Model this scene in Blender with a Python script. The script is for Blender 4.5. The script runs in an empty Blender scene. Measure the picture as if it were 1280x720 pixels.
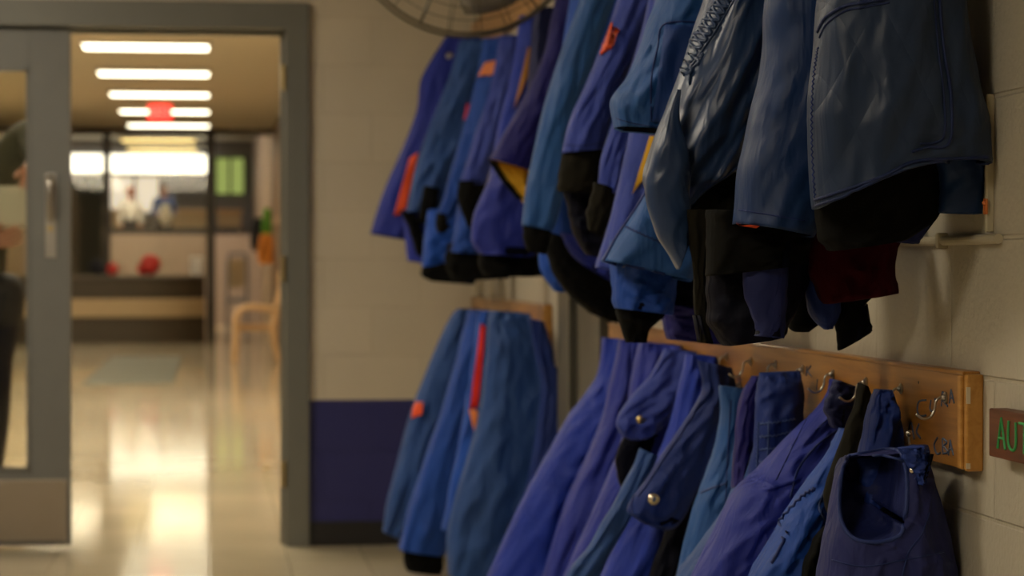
import bpy, bmesh, math, random
from mathutils import Vector, Matrix, noise
from mathutils.bvhtree import BVHTree
from mathutils.geometry import intersect_point_line

SC = bpy.context.scene
COL = SC.collection
F = 2986.0                      # focal length in pixels of a 1280 px wide frame
YAW = math.atan(378 / F); PIT = -math.atan(24 / F)
EYE = Vector((0, 0, 1.145))
FWD = Vector((math.sin(YAW) * math.cos(PIT), math.cos(YAW) * math.cos(PIT), math.sin(PIT)))
RIGHT = Vector((math.cos(YAW), -math.sin(YAW), 0))
UP = RIGHT.cross(FWD)
WX = 1.10                       # plane of the right hand wall
ZB0_, ZB1_ = .84, 1.05
FY = 9.89                       # plane of the end wall

def ray(px, py):
    return FWD + RIGHT * ((px - 640) / F) - UP * ((py - 360) / F)
def at(px, py, Y):
    d = ray(px, py); return EYE + d * (Y / d.y)
def onwall(px, py, X=WX):
    d = ray(px, py); return EYE + d * (X / d.x)
def proj(p):
    d = Vector(p) - EYE; z = d.dot(FWD)
    return 640 + F * d.dot(RIGHT) / z, 360 - F * d.dot(UP) / z

# ------------------------------------------------------------------ materials
M = {}
def newmat(name):
    m = bpy.data.materials.new(name); m.use_nodes = True
    nt = m.node_tree; b = nt.nodes['Principled BSDF']
    M[name] = m
    return m, nt, b
def N(nt, t, **kw):
    n = nt.nodes.new(t)
    for k, v in kw.items():
        if k in n.inputs: n.inputs[k].default_value = v
        else: setattr(n, k, v)
    return n
def plain(name, col, rough=.5, metal=0, emit=None, es=1, spec=.5, var=.08, vs=12):
    m, nt, b = newmat(name)
    b.inputs['Roughness'].default_value = rough
    b.inputs['Metallic'].default_value = metal
    b.inputs['Specular IOR Level'].default_value = spec
    tc = N(nt, 'ShaderNodeTexCoord'); nz = N(nt, 'ShaderNodeTexNoise', Scale=vs, Detail=4.0)
    nt.links.new(tc.outputs['Object'], nz.inputs['Vector'])
    mx = N(nt, 'ShaderNodeMix', data_type='RGBA')
    mx.inputs[6].default_value = (*[c * (1 - var) for c in col], 1)
    mx.inputs[7].default_value = (*[min(1, c * (1 + var)) for c in col], 1)
    nt.links.new(nz.outputs['Fac'], mx.inputs[0])
    nt.links.new(mx.outputs[2], b.inputs['Base Color'])
    if emit:
        b.inputs['Emission Color'].default_value = (*emit, 1)
        b.inputs['Emission Strength'].default_value = es
    return m

def cloth(name, col, rough=.62, sheen=.07, wr=.5, wrscale=16, spec=.28, quilt=0, rib=False, weave=.12):
    m, nt, b = newmat(name)
    L = nt.links.new
    b.inputs['Roughness'].default_value = rough
    b.inputs['Specular IOR Level'].default_value = spec
    b.inputs['Sheen Weight'].default_value = sheen
    b.inputs['Sheen Tint'].default_value = (*[min(1, c * 2 + .15) for c in col], 1)
    tc = N(nt, 'ShaderNodeTexCoord')
    nz = N(nt, 'ShaderNodeTexNoise', Scale=7.0, Detail=5.0, Roughness=.6)
    L(tc.outputs['Object'], nz.inputs['Vector'])
    mx = N(nt, 'ShaderNodeMix', data_type='RGBA')
    mx.inputs[6].default_value = (*[c * .72 for c in col], 1)
    mx.inputs[7].default_value = (*[min(1, c * 1.28) for c in col], 1)
    L(nz.outputs['Fac'], mx.inputs[0]); L(mx.outputs[2], b.inputs['Base Color'])
    # long soft wrinkles running down the cloth
    mp = N(nt, 'ShaderNodeMapping'); mp.inputs['Scale'].default_value = (1, 1, .35)
    mp.inputs['Rotation'].default_value = (0, .3, 0)
    L(tc.outputs['Object'], mp.inputs['Vector'])
    w = N(nt, 'ShaderNodeTexNoise', Scale=wrscale, Detail=3.0, Roughness=.5, Distortion=.8)
    L(mp.outputs[0], w.inputs['Vector'])
    bp = N(nt, 'ShaderNodeBump', Strength=wr, Distance=.03)
    L(w.outputs['Fac'], bp.inputs['Height'])
    last = bp
    if quilt:
        sx = N(nt, 'ShaderNodeSeparateXYZ'); L(tc.outputs['Object'], sx.inputs[0])
        outs = []
        for sg, kz in ((1, 1.9), (-1, 1.5)):
            a = N(nt, 'ShaderNodeMath', operation='MULTIPLY'); a.inputs[1].default_value = sg * quilt * 2.0
            L(sx.outputs[0], a.inputs[0])
            c = N(nt, 'ShaderNodeMath', operation='MULTIPLY_ADD'); c.inputs[1].default_value = quilt
            L(sx.outputs[2], c.inputs[0]); L(a.outputs[0], c.inputs[2])
            s = N(nt, 'ShaderNodeMath', operation='SINE'); L(c.outputs[0], s.inputs[0])
            ab = N(nt, 'ShaderNodeMath', operation='ABSOLUTE'); L(s.outputs[0], ab.inputs[0])
            pw = N(nt, 'ShaderNodeMath', operation='POWER'); pw.inputs[1].default_value = .28
            L(ab.outputs[0], pw.inputs[0]); outs.append(pw)
        ml = N(nt, 'ShaderNodeMath', operation='MULTIPLY')
        L(outs[0].outputs[0], ml.inputs[0]); L(outs[1].outputs[0], ml.inputs[1])
        bq = N(nt, 'ShaderNodeBump', Strength=.09, Distance=.015)
        L(ml.outputs[0], bq.inputs['Height']); L(last.outputs[0], bq.inputs['Normal']); last = bq
    if weave:
        wv = N(nt, 'ShaderNodeTexNoise', Scale=520.0, Detail=2.0)
        L(tc.outputs['Object'], wv.inputs['Vector'])
        b2 = N(nt, 'ShaderNodeBump', Strength=weave, Distance=.001)
        L(wv.outputs['Fac'], b2.inputs['Height']); L(last.outputs[0], b2.inputs['Normal']); last = b2
    L(last.outputs[0], b.inputs['Normal'])
    return m

# fabrics
cloth('royal', (.010, .036, .36))
cloth('purple_blue', (.017, .032, .30))
cloth('violet_blue', (.030, .056, .33))
cloth('deep_violet', (.012, .012, .15))
cloth('teal_blue', (.013, .085, .31), spec=.4)
cloth('mid_blue', (.010, .062, .35))
cloth('bright_blue', (.010, .075, .44))
cloth('slate_blue', (.024, .076, .27))
cloth('navy', (.006, .012, .085))
cloth('navy_mid', (.009, .030, .19))
cloth('pocket_blue', (.012, .048, .22))
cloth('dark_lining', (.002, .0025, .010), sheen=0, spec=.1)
cloth('satin_slate', (.013, .030, .078), rough=.42, sheen=.04, spec=.34, wr=.3, wrscale=11, quilt=26)
cloth('satin_grey', (.022, .050, .135), rough=.36, sheen=.04, spec=.42, wr=.28, wrscale=11, weave=.06)
cloth('satin_blue', (.010, .034, .125), rough=.48, sheen=.05, spec=.3, wr=.28)
cloth('violet_blue_hood', (.017, .024, .13), spec=.25)
cloth('black_rib', (.0035, .0035, .0033), rough=.9, sheen=0, wr=.2, spec=.12)
cloth('olive_rib', (.0105, .0095, .0065), rough=.9, sheen=.02, wr=.2, spec=.12)
cloth('maroon', (.040, .002, .006), rough=.9, sheen=0, spec=.1)
cloth('yellow_lining', (.75, .42, .03), rough=.7, sheen=.05)
cloth('ochre_lining', (.40, .17, .03), rough=.7, sheen=.05)
cloth('orange_trim', (.85, .09, .025), rough=.5, sheen=.05, wr=.1)
cloth('peach_trim', (.80, .24, .08), rough=.5, sheen=.05, wr=.1)
cloth('red_trim', (.68, .02, .015), rough=.5, sheen=.05, wr=.1)
cloth('pink_trim', (.60, .04, .10), rough=.5, sheen=.05, wr=.1)
cloth('seam_dark', (.014, .030, .15), rough=.6)
cloth('seam_navy', (.009, .020, .085), rough=.6)
cloth('seam_light', (.045, .080, .24), rough=.6)
plain('metal', (.50, .47, .42), .3, 1)
plain('brass', (.55, .42, .18), .35, 1)
plain('snap', (.80, .72, .58), .25, 1)
plain('steel_plate', (.46, .40, .33), .38, 1, var=.05)
plain('door_grey', (.150, .150, .140), .5)
plain('frame_dark', (.075, .070, .055), .45)
plain('frame_grey', (.150, .150, .130), .42)
plain('black_base', (.012, .011, .012), .5)
plain('copper', (.55, .15, .03), .4)
plain('ink', (.045, .075, .15), .6)
plain('green_paint', (.04, .36, .10), .6)
plain('mat_grey', (.13, .135, .105), .9)
plain('pipe_paint', (.47, .42, .30), .5)
plain('skin', (.62, .30, .20), .5)
plain('hair_dark', (.02, .012, .008), .7)
plain('hair_ginger', (.35, .10, .03), .7)
plain('shirt_white', (.85, .82, .75), .8)
plain('shirt_blue', (.06, .10, .25), .8)
plain('jacket_green', (.060, .062, .040), .8)
plain('trousers_navy', (.018, .018, .024), .8)
plain('paper', (.72, .68, .55), .8)
plain('bench_dark', (.055, .042, .024), .6)
plain('bench_tan', (.42, .31, .17), .6)
plain('bench_grey', (.12, .10, .075), .6)
plain('mauve', (.42, .33, .29), .7)
plain('grey_wall', (.26, .26, .28), .8)
plain('panel_green', (.060, .058, .040), .6)
plain('tan_wood', (.45, .27, .12), .5)
plain('pale_wood', (.62, .40, .20), .45)
plain('brown_wall', (.30, .17, .075), .6)
plain('orange_cloth', (.60, .22, .03), .8)
plain('green_cloth', (.12, .35, .04), .8)
plain('black_cloth', (.02, .02, .025), .8)
plain('blue_frame', (.16, .17, .20), .5)
plain('post_dark', (.050, .042, .030), .5)
plain('red_plastic', (.65, .05, .04), .5)
plain('corr_ceiling', (.80, .74, .60), .8)
plain('corr_wall', (.27, .19, .12), .7)
plain('ceiling_white', (.62, .58, .50), .8)
plain('fan_wire', (.16, .14, .10), .4, .6)
plain('fan_blade', (.30, .27, .22), .45, .5)
plain('fan_motor', (.06, .055, .05), .5)
plain('lamp_on', (1, .9, .7), .5, emit=(1.0, .90, .64), es=6)
plain('lamp_hall_fill', (1, .9, .7), .5, emit=(1.0, .88, .66), es=22)  # for the unseen lights added to brighten the hall
plain('lamp_fill', (1, .9, .7), .5, emit=(1.0, .88, .66), es=40)  # for the unseen lights added to brighten the corridor
plain('lamp_near', (1, .9, .7), .5, emit=(1.0, .88, .68), es=24)
plain('lamp_yellow', (1, .8, .4), .5, emit=(1.0, .74, .30), es=4)
plain('window_bright', (1, 1, .9), .5, emit=(1.0, .93, .78), es=3.4)
plain('window_soft', (1, 1, .9), .5, emit=(.85, .74, .62), es=1.0)
plain('window_green', (.3, .5, .1), .5, emit=(.30, .36, .10), es=.8)
plain('exit_red', (.8, .05, .04), .5, emit=(1.0, .02, .02), es=2.2)
plain('exit_pale', (.9, .4, .3), .5, emit=(1.0, .06, .05), es=2.4)

def glass(name, col=(1, 1, 1), a=.12):
    m, nt, b = newmat(name)
    g = N(nt, 'ShaderNodeBsdfGlossy', Roughness=.02); t = N(nt, 'ShaderNodeBsdfTransparent')
    t.inputs[0].default_value = (*col, 1)
    fr = N(nt, 'ShaderNodeFresnel', IOR=1.45); mx = N(nt, 'ShaderNodeMixShader')
    nt.links.new(fr.outputs[0], mx.inputs[0]); nt.links.new(t.outputs[0], mx.inputs[1]); nt.links.new(g.outputs[0], mx.inputs[2])
    nt.links.new(mx.outputs[0], nt.nodes['Material Output'].inputs['Surface'])
    return m
glass('glass', (.93, .93, .88))

def block_wall(name, c1, axis, shift, dado=None, base=None):
    m, nt, b = newmat(name); L = nt.links.new
    b.inputs['Roughness'].default_value = .42
    b.inputs['Specular IOR Level'].default_value = .4
    tc = N(nt, 'ShaderNodeTexCoord'); sx = N(nt, 'ShaderNodeSeparateXYZ'); L(tc.outputs['Object'], sx.inputs[0])
    ad = N(nt, 'ShaderNodeMath', operation='SUBTRACT'); ad.inputs[1].default_value = shift
    L(sx.outputs[axis], ad.inputs[0])
    az = N(nt, 'ShaderNodeMath', operation='ADD'); az.inputs[1].default_value = .011
    L(sx.outputs[2], az.inputs[0])
    cb = N(nt, 'ShaderNodeCombineXYZ'); L(ad.outputs[0], cb.inputs[0]); L(az.outputs[0], cb.inputs[1])
    br = N(nt, 'ShaderNodeTexBrick', Scale=1.0)
    br.inputs['Brick Width'].default_value = .4; br.inputs['Row Height'].default_value = .2
    br.inputs['Mortar Size'].default_value = .0045; br.inputs['Mortar Smooth'].default_value = .6
    br.inputs['Color1'].default_value = (1, 1, 1, 1); br.inputs['Color2'].default_value = (.94, .94, .94, 1)
    br.inputs['Mortar'].default_value = (.93, .92, .90, 1)
    L(cb.outputs[0], br.inputs['Vector'])
    nz = N(nt, 'ShaderNodeTexNoise', Scale=3.0, Detail=6.0); L(tc.outputs['Object'], nz.inputs['Vector'])
    rr = N(nt, 'ShaderNodeMapRange'); rr.inputs[3].default_value = .9; rr.inputs[4].default_value = 1.1
    L(nz.outputs['Fac'], rr.inputs[0])
    base_c = N(nt, 'ShaderNodeRGB'); base_c.outputs[0].default_value = (*c1, 1)
    colsrc = base_c.outputs[0]
    if dado:
        gt = N(nt, 'ShaderNodeMath', operation='LESS_THAN'); gt.inputs[1].default_value = dado[0]
        L(sx.outputs[2], gt.inputs[0])
        mm = N(nt, 'ShaderNodeMix', data_type='RGBA'); L(gt.outputs[0], mm.inputs[0])
        L(colsrc, mm.inputs[6]); mm.inputs[7].default_value = (*dado[1], 1); colsrc = mm.outputs[2]
    v = N(nt, 'ShaderNodeVectorMath', operation='MULTIPLY'); L(colsrc, v.inputs[0]); L(br.outputs['Color'], v.inputs[1])
    v2 = N(nt, 'ShaderNodeVectorMath', operation='SCALE'); L(v.outputs[0], v2.inputs[0]); L(rr.outputs[0], v2.inputs['Scale'])
    L(v2.outputs[0], b.inputs['Base Color'])
    bp = N(nt, 'ShaderNodeBump', Strength=.55, Distance=.006); bp.invert = True
    L(br.outputs['Fac'], bp.inputs['Height'])
    n2 = N(nt, 'ShaderNodeTexNoise', Scale=60.0, Detail=5.0, Roughness=.65); L(tc.outputs['Object'], n2.inputs['Vector'])
    b2 = N(nt, 'ShaderNodeBump', Strength=.5, Distance=.004)
    L(n2.outputs['Fac'], b2.inputs['Height']); L(bp.outputs[0], b2.inputs['Normal'])
    n3 = N(nt, 'ShaderNodeTexVoronoi', Scale=95.0); L(tc.outputs['Object'], n3.inputs['Vector'])
    b3 = N(nt, 'ShaderNodeBump', Strength=.18, Distance=.003)
    L(n3.outputs['Distance'], b3.inputs['Height']); L(b2.outputs[0], b3.inputs['Normal'])
    L(b3.outputs[0], b.inputs['Normal'])
block_wall('wall_block_right', (.52, .475, .38), 1, .26)
block_wall('wall_block_end', (.60, .53, .41), 0, .07, dado=(.603, (.027, .029, .145)))

def floor_mat():
    m, nt, b = newmat('floor_tile'); L = nt.links.new
    b.inputs['Specular IOR Level'].default_value = .10
    tc = N(nt, 'ShaderNodeTexCoord')
    br = N(nt, 'ShaderNodeTexBrick', Scale=1.0, offset=0.0)
    br.inputs['Brick Width'].default_value = .305; br.inputs['Row Height'].default_value = .305
    br.inputs['Mortar Size'].default_value = .0015
    br.inputs['Color1'].default_value = (.50, .43, .30, 1); br.inputs['Color2'].default_value = (.465, .40, .275, 1)
    br.inputs['Mortar'].default_value = (.27, .2, .11, 1)
    L(tc.outputs['Object'], br.inputs['Vector'])
    nz = N(nt, 'ShaderNodeTexNoise', Scale=1.3, Detail=5.0); L(tc.outputs['Object'], nz.inputs['Vector'])
    rr = N(nt, 'ShaderNodeMapRange'); rr.inputs[3].default_value = .8; rr.inputs[4].default_value = 1.2
    L(nz.outputs['Fac'], rr.inputs[0])
    v2 = N(nt, 'ShaderNodeVectorMath', operation='SCALE'); L(br.outputs['Color'], v2.inputs[0]); L(rr.outputs[0], v2.inputs['Scale'])
    L(v2.outputs[0], b.inputs['Base Color'])
    r2 = N(nt, 'ShaderNodeMapRange'); r2.inputs[3].default_value = .05; r2.inputs[4].default_value = .10
    L(nz.outputs['Fac'], r2.inputs[0]); L(r2.outputs[0], b.inputs['Roughness'])
floor_mat()

def wood(name, c1, c2, axis=1, rough=.4, scale=1.0, coat=0):
    m, nt, b = newmat(name); L = nt.links.new
    b.inputs['Roughness'].default_value = rough
    b.inputs['Coat Weight'].default_value = coat; b.inputs['Coat Roughness'].default_value = .2
    tc = N(nt, 'ShaderNodeTexCoord'); mp = N(nt, 'ShaderNodeMapping')
    s = [14, 14, 14]; s[axis] = .9
    mp.inputs['Scale'].default_value = [k * scale for k in s]; L(tc.outputs['Object'], mp.inputs['Vector'])
    nz = N(nt, 'ShaderNodeTexNoise', Scale=2.6, Detail=6.0, Roughness=.62, Distortion=1.2); L(mp.outputs[0], nz.inputs['Vector'])
    cr = N(nt, 'ShaderNodeValToRGB')
    cr.color_ramp.elements[0].color = (*c1, 1); cr.color_ramp.elements[1].color = (*c2, 1)
    cr.color_ramp.elements[0].position = .3; cr.color_ramp.elements[1].position = .72
    L(nz.outputs['Fac'], cr.inputs[0]); L(cr.outputs[0], b.inputs['Base Color'])
    bp = N(nt, 'ShaderNodeBump', Strength=.1, Distance=.002); L(nz.outputs['Fac'], bp.inputs['Height']); L(bp.outputs[0], b.inputs['Normal'])
wood('board_wood', (.26, .10, .016), (.48, .22, .040), 1, .34, coat=.3)
wood('board_edge', (.38, .17, .03), (.55, .28, .07), 1, .4)
wood('sign_wood', (.055, .016, .006), (.19, .055, .018), 1, .45)
plain('chipped', (.62, .52, .36), .7)

# ------------------------------------------------------------------ object helpers
def link(name, me, mats, parent=None, base=None):
    o = bpy.data.objects.new(name, me); COL.objects.link(o)
    if not isinstance(mats, (list, tuple)): mats = [mats]
    for mm in mats: me.materials.append(M[mm])
    if parent is not None:
        w = parent.get('_w'); loc = Vector(w) if w else Vector((0, 0, 0))
        me.transform(Matrix.Translation(-loc)); o.parent = parent
    elif base is not None:
        me.transform(Matrix.Translation(-Vector(base))); o.location = base
    if parent is not None: o['_w'] = list(loc)
    return o
def bm_obj(name, bm, mats, parent=None, base=None, smooth=False):
    me = bpy.data.meshes.new(name); bmesh.ops.recalc_face_normals(bm, faces=bm.faces)
    if smooth:
        for f in bm.faces: f.smooth = True
    bm.to_mesh(me); bm.free()
    return link(name, me, mats, parent, base)
def thing(name, label, cat, loc, group=None):
    o = bpy.data.objects.new(name, None); COL.objects.link(o); o.location = loc; o.empty_display_size = .05
    o['_w'] = list(loc); o['label'] = label; o['category'] = cat
    if group: o['group'] = group
    return o
def tag(o, label, cat, group=None, kind=None):
    o['label'] = label; o['category'] = cat
    if group: o['group'] = group
    if kind: o['kind'] = kind
    return o
def struct(o):
    o['kind'] = 'structure'; return o
def box(bm, x0, x1, y0, y1, z0, z1, bev=0):
    r = bmesh.ops.create_cube(bm, size=1)
    vs = r['verts']
    for v in vs:
        v.co = Vector(((x0 + x1) / 2 + v.co.x * (x1 - x0), (y0 + y1) / 2 + v.co.y * (y1 - y0), (z0 + z1) / 2 + v.co.z * (z1 - z0)))
    if bev:
        es = {e for v in vs for e in v.link_edges}
        bmesh.ops.bevel(bm, geom=list(es), offset=bev, segments=2, affect='EDGES', profile=.5)
    return vs
def boxo(name, dims, mat, parent=None, bev=0, base=None):
    bm = bmesh.new(); box(bm, *dims, bev=bev); return bm_obj(name, bm, mat, parent, base)
def tube(bm, pts, r, seg=8, cap=True, rfun=None):
    pts = [Vector(p) for p in pts]; rings = []
    n = len(pts); prev = None
    for i, p in enumerate(pts):
        t = (pts[min(i + 1, n - 1)] - pts[max(i - 1, 0)])
        if t.length < 1e-9: t = Vector((0, 0, 1))
        t.normalize()
        if prev is None:
            a = Vector((0, 0, 1)) if abs(t.z) < .9 else Vector((1, 0, 0))
            u = t.cross(a).normalized()
        else:
            u = (prev - t * prev.dot(t))
            u = u.normalized() if u.length > 1e-6 else t.orthogonal().normalized()
        prev = u; w = t.cross(u)
        rr = rfun(i / max(1, n - 1)) * r if rfun else r
        rings.append([bm.verts.new(p + (u * math.cos(k * 2 * math.pi / seg) + w * math.sin(k * 2 * math.pi / seg)) * rr) for k in range(seg)])
    for a, b in zip(rings, rings[1:]):
        for k in range(seg):
            bm.faces.new((a[k], a[(k + 1) % seg], b[(k + 1) % seg], b[k]))
    if cap:
        bm.faces.new(rings[0][::-1]); bm.faces.new(rings[-1])
def smooth_pts(P, n):
    """Catmull-Rom through tuples of numbers, n samples"""
    K = len(P); out = []
    if K == 1: return [P[0]] * n
    for i in range(n):
        t = i / (n - 1) * (K - 1); k = min(int(t), K - 2); f = t - k
        p0 = P[max(k - 1, 0)]; p1 = P[k]; p2 = P[k + 1]; p3 = P[min(k + 2, K - 1)]
        out.append(tuple(.5 * (2 * b + (c - a) * f + (2 * a - 5 * b + 4 * c - d) * f * f + (3 * b - a - 3 * c + d) * f ** 3)
                         for a, b, c, d in zip(p0, p1, p2, p3)))
    return out
def sph(bm, c, r, sc=(1, 1, 1), seg=16):
    q = bmesh.ops.create_uvsphere(bm, u_segments=seg, v_segments=seg // 2 + 2, radius=r)
    for v in q['verts']: v.co = Vector((v.co.x * sc[0], v.co.y * sc[1], v.co.z * sc[2])) + Vector(c)

# ------------------------------------------------------------------ cloth
class Drape:
    """a closed, folded bag of cloth between a left and a right edge"""
def drape(name, rows, Y, parent, mat, th=.12, folds=5, amp=.014, seed=0, nu=44, nv=48, rib=0, taper=True,
          lining='dark_lining', hole=None, keep_top=False, Yb=None, shear=.35, skip=None, edge=.0035, gather=None):
    if gather is None: gather = name in ('leg', 'torso')
    rows = [tuple(r) + (0,) * (5 - len(r)) for r in rows]
    Yb = Y if Yb is None else Yb
    P = smooth_pts(rows, nv)
    # distance along the cloth for even folds
    sd = seed * 7.31
    rings = []; bm = bmesh.new(); grid = []
    for i, (xl, yl, xr, yr, sag) in enumerate(P):
        t = i / (nv - 1); yy = Y + (Yb - Y) * t
        Lp = at(xl, yl, yy); Rp = at(xr, yr, yy)
        c = (Lp + Rp) / 2; h = (Rp - Lp) / 2
        wid = h.length
        sagm = sag / (F / yy)
        T = th * ((.4 + .6 * min(1, t * 5)) if taper else 1)
        T = min(T, wid * 2.2)
        ring = []
        for k in range(nu):
            a = 2 * math.pi * k / nu
            co, si = math.cos(a), math.sin(a)
            cx = math.copysign(abs(co) ** .9, co); sy = math.copysign(abs(si) ** .75, si)
            u = (1 + cx) / 2
            z0 = Vector((u * folds + shear * t * folds * .6 + sd, t * 1.7 + sd * .37, (si > 0) * 3.1 + sd))
            n1 = noise.noise(z0)
            n2 = noise.noise(Vector((z0.x * 2.3 + 9, z0.y * 2.6, z0.z + 4)))
            n3 = 1 - abs(noise.noise(Vector((u * folds * .7 + t * 2.4 + sd, t * 4.2 - u * 1.5, sd + 8)))) * 2
            n4 = noise.noise(Vector((u * 5 + sd, t * 9, sd + 3)))
            n5 = 1 - abs(noise.noise(Vector((u * folds * 1.1 + t * folds * .9 + sd * 2, t * 3.1 + sd, 2.2)))) * 2.2
            d = amp * 1.6 * (1.5 * n1 + .75 * n2 + .65 * max(0, n3) ** 4 + .6 * max(0, n5) ** 4 + .3 * n4) * abs(si) ** .6
            if gather and t < .3: d += amp * 1.5 * (1 - t / .3) * noise.noise(Vector((u * folds * 3.2 + sd, t * 2.0, sd + 6)))
            if rib: d += .0016 * math.sin(u * rib * 2 * math.pi)
            p = c + h * cx
            p = Vector((p.x, p.y, p.z)); p.z -= sagm * (1 - cx * cx)
            e = noise.noise(Vector((t * 7 + sd, co * 3, 5))) * edge
            p += h.normalized() * e * co
            p.y += -sy * T / 2 - math.copysign(d, si) if si != 0 else 0
            if p.y < FY:
                p.x = min(p.x, WX - (.028 if (ZB0_ < p.z < ZB1_ or p.z > 2.0) else .008)); p.y = min(p.y, FY - .016)
            p.z = max(p.z, .012)
            ring.append(bm.verts.new(p))
        rings.append(ring)
    for i in range(nv - 1):
        for k in range(nu):
            kk = (k + 1) % nu
            if hole:
                ctr = sum((v.co for v in (rings[i][k], rings[i][kk], rings[i + 1][kk], rings[i + 1][k])), Vector()) / 4
                front = 0 < k + .5 < nu / 2
                if front and inside(proj(ctr), hole): continue
            bm.faces.new((rings[i][k], rings[i][kk], rings[i + 1][kk], rings[i + 1][k]))
    if hole:
        hp = smooth_pts(list(hole) + [hole[0]], 160)
        for e in [e for e in bm.edges if len(e.link_faces) == 1]:
            for v in e.verts:
                x, y = proj(v.co)
                if v in rings[0] or v in rings[-1]: continue
                q = min(hp, key=lambda h: (h[0] - x) ** 2 + (h[1] - y) ** 2)
                v.co = at(q[0], q[1], v.co.y)
    bm.faces.new(rings[0][::-1])
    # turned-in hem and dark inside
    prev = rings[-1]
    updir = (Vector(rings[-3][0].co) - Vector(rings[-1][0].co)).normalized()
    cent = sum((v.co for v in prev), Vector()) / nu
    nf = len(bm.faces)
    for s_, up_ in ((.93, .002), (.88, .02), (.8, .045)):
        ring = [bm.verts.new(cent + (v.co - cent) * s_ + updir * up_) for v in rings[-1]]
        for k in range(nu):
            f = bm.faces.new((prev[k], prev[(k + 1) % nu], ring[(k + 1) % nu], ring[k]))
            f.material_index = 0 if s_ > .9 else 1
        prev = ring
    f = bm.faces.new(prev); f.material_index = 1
    for f in bm.faces: f.smooth = True
    bmesh.ops.recalc_face_normals(bm, faces=bm.faces)
    D = Drape(); D.bvh = BVHTree.FromBMesh(bm); D.Y = Y; D.th = th
    D.obj = bm_obj(name, bm, [mat, lining], parent, smooth=True)
    D.parent = parent; D.seed = seed
    return D
def inside(p, poly):
    x, y = p; c = False; n = len(poly)
    for i in range(n):
        x1, y1 = poly[i]; x2, y2 = poly[(i + 1) % n]
        if (y1 > y) != (y2 > y) and x < (x2 - x1) * (y - y1) / (y2 - y1) + x1: c = not c
    return c
def hit(D, px, py, off=.002):
    d = ray(px, py).normalized()
    h = D.bvh.ray_cast(EYE, d)
    if h[0] is None:
        h = D.bvh.find_nearest(at(px, py, D.Y - D.th / 2))
        return Vector(h[0]) - d * off
    return Vector(h[0]) - d * off
def piping(D, pts, mat='seam_dark', r=.0016, name='seam', n=None, zig=0, parent=None):
    n = n or max(8, len(pts) * 8); r *= .75
    P = smooth_pts(pts, n)
    if zig:
        Q = []
        for i, (x, y) in enumerate(P):
            a = P[max(0, i - 1)]; b = P[min(n - 1, i + 1)]; dx, dy = b[0] - a[0], b[1] - a[1]; l = math.hypot(dx, dy) or 1
            s = zig * (1 if i % 2 else -1); Q.append((x - dy / l * s, y + dx / l * s))
        P = Q
    bm = bmesh.new(); tube(bm, [hit(D, x, y, r * .5) for x, y in P], r, 6)
    return bm_obj(name, bm, mat, parent or D.parent, smooth=True)
def patch(D, quad, mat, name='stripe', n=10, th=.003, parent=None, bulge=0.0):
    """cloth piece lying on the garment; quad = four corners, clockwise"""
    bm = bmesh.new(); V = []
    (ax, ay), (bx, by), (cx, cy), (dx, dy) = quad
    for i in range(n + 1):
        v = i / n; row = []
        for j in range(n + 1):
            u = j / n
            x = (ax * (1 - u) + bx * u) * (1 - v) + (dx * (1 - u) + cx * u) * v
            y = (ay * (1 - u) + by * u) * (1 - v) + (dy * (1 - u) + cy * u) * v
            e = math.sin(u * math.pi) * math.sin(v * math.pi)
            row.append(bm.verts.new(hit(D, x, y, .0015 + bulge * e ** .5)))
        V.append(row)
    top = []
    for i in range(n):
        for j in range(n): top.append(bm.faces.new((V[i][j], V[i][j + 1], V[i + 1][j + 1], V[i + 1][j])))
    r = bmesh.ops.extrude_face_region(bm, geom=top)
    for v in [g for g in r['geom'] if isinstance(g, bmesh.types.BMVert)]:
        v.co += (EYE - v.co).normalized() * th
    return bm_obj(name, bm, mat, parent or D.parent, smooth=True)
def snap(D, px, py, r=.007, mat='snap'):
    p = hit(D, px, py, .002); bm = bmesh.new()
    sph(bm, p, r, (1, .5, 1), 14)
    tube(bm, [p + Vector((0, -.001, 0)), p + Vector((0, .004, 0))], r * 1.25, 14)
    return bm_obj('snap_button', bm, mat, D.parent, smooth=True)
def W2(X, Z, Y):
    return proj((X, Y, Z))
def hang_top(first, Y, Z=2.0, X=1.03):
    """rows from the hook down to the first traced row"""
    hx, hy = W2(X, Z, Y); s = F / Y
    if first[1] - hy < .05 * s: return []
    k = first[1] - hy
    r = [(hx - .035 * s, hy, hx + .03 * s, hy - 2)]
    y = hy + min(.09 * s, k * .4)
    r.append((first[0] * .45 + (hx - .035 * s) * .55, y + .02 * s, first[2] * .5 + (hx + .05 * s) * .5, y))
    return r
plain('wall_side', (.20, .175, .14), .6)
# ================================================================== setting
CEIL = 3.52
struct(boxo('floor', (-4.2, 4.2, -3, 68, -.1, 0), 'floor_tile'))
struct(boxo('ceiling', (-3.2, 1.3, -3, 9.89, 2.95, 3.05), 'ceiling_white'))
struct(boxo('wall_right', (WX, WX + .2, -3, FY + .15, 0, 2.95), 'wall_block_right'))
struct(boxo('wall_left', (-3.2, -3.0, -3, FY, 0, 2.95), 'wall_side'))
struct(boxo('wall_back', (-3.0, WX, -3.2, -3, 0, 2.95), 'wall_block_end'))
JL, JR = .310, .408            # right jamb of the frame
def end_wall():
    bm = bmesh.new()
    box(bm, JR, WX, FY, FY + .2, 0, 3.0)
    box(bm, -1.5, JR, FY, FY + .2, 2.235, 3.0)
    box(bm, -3.2, -1.5, FY, FY + .2, 0, 3.0)
    return bm_obj('wall_end', bm, 'wall_block_end')
struct(end_wall())
struct(boxo('baseboard_end', (JR, WX - .002, FY - .012, FY, 0, .10), 'black_base', bev=.004))
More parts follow.
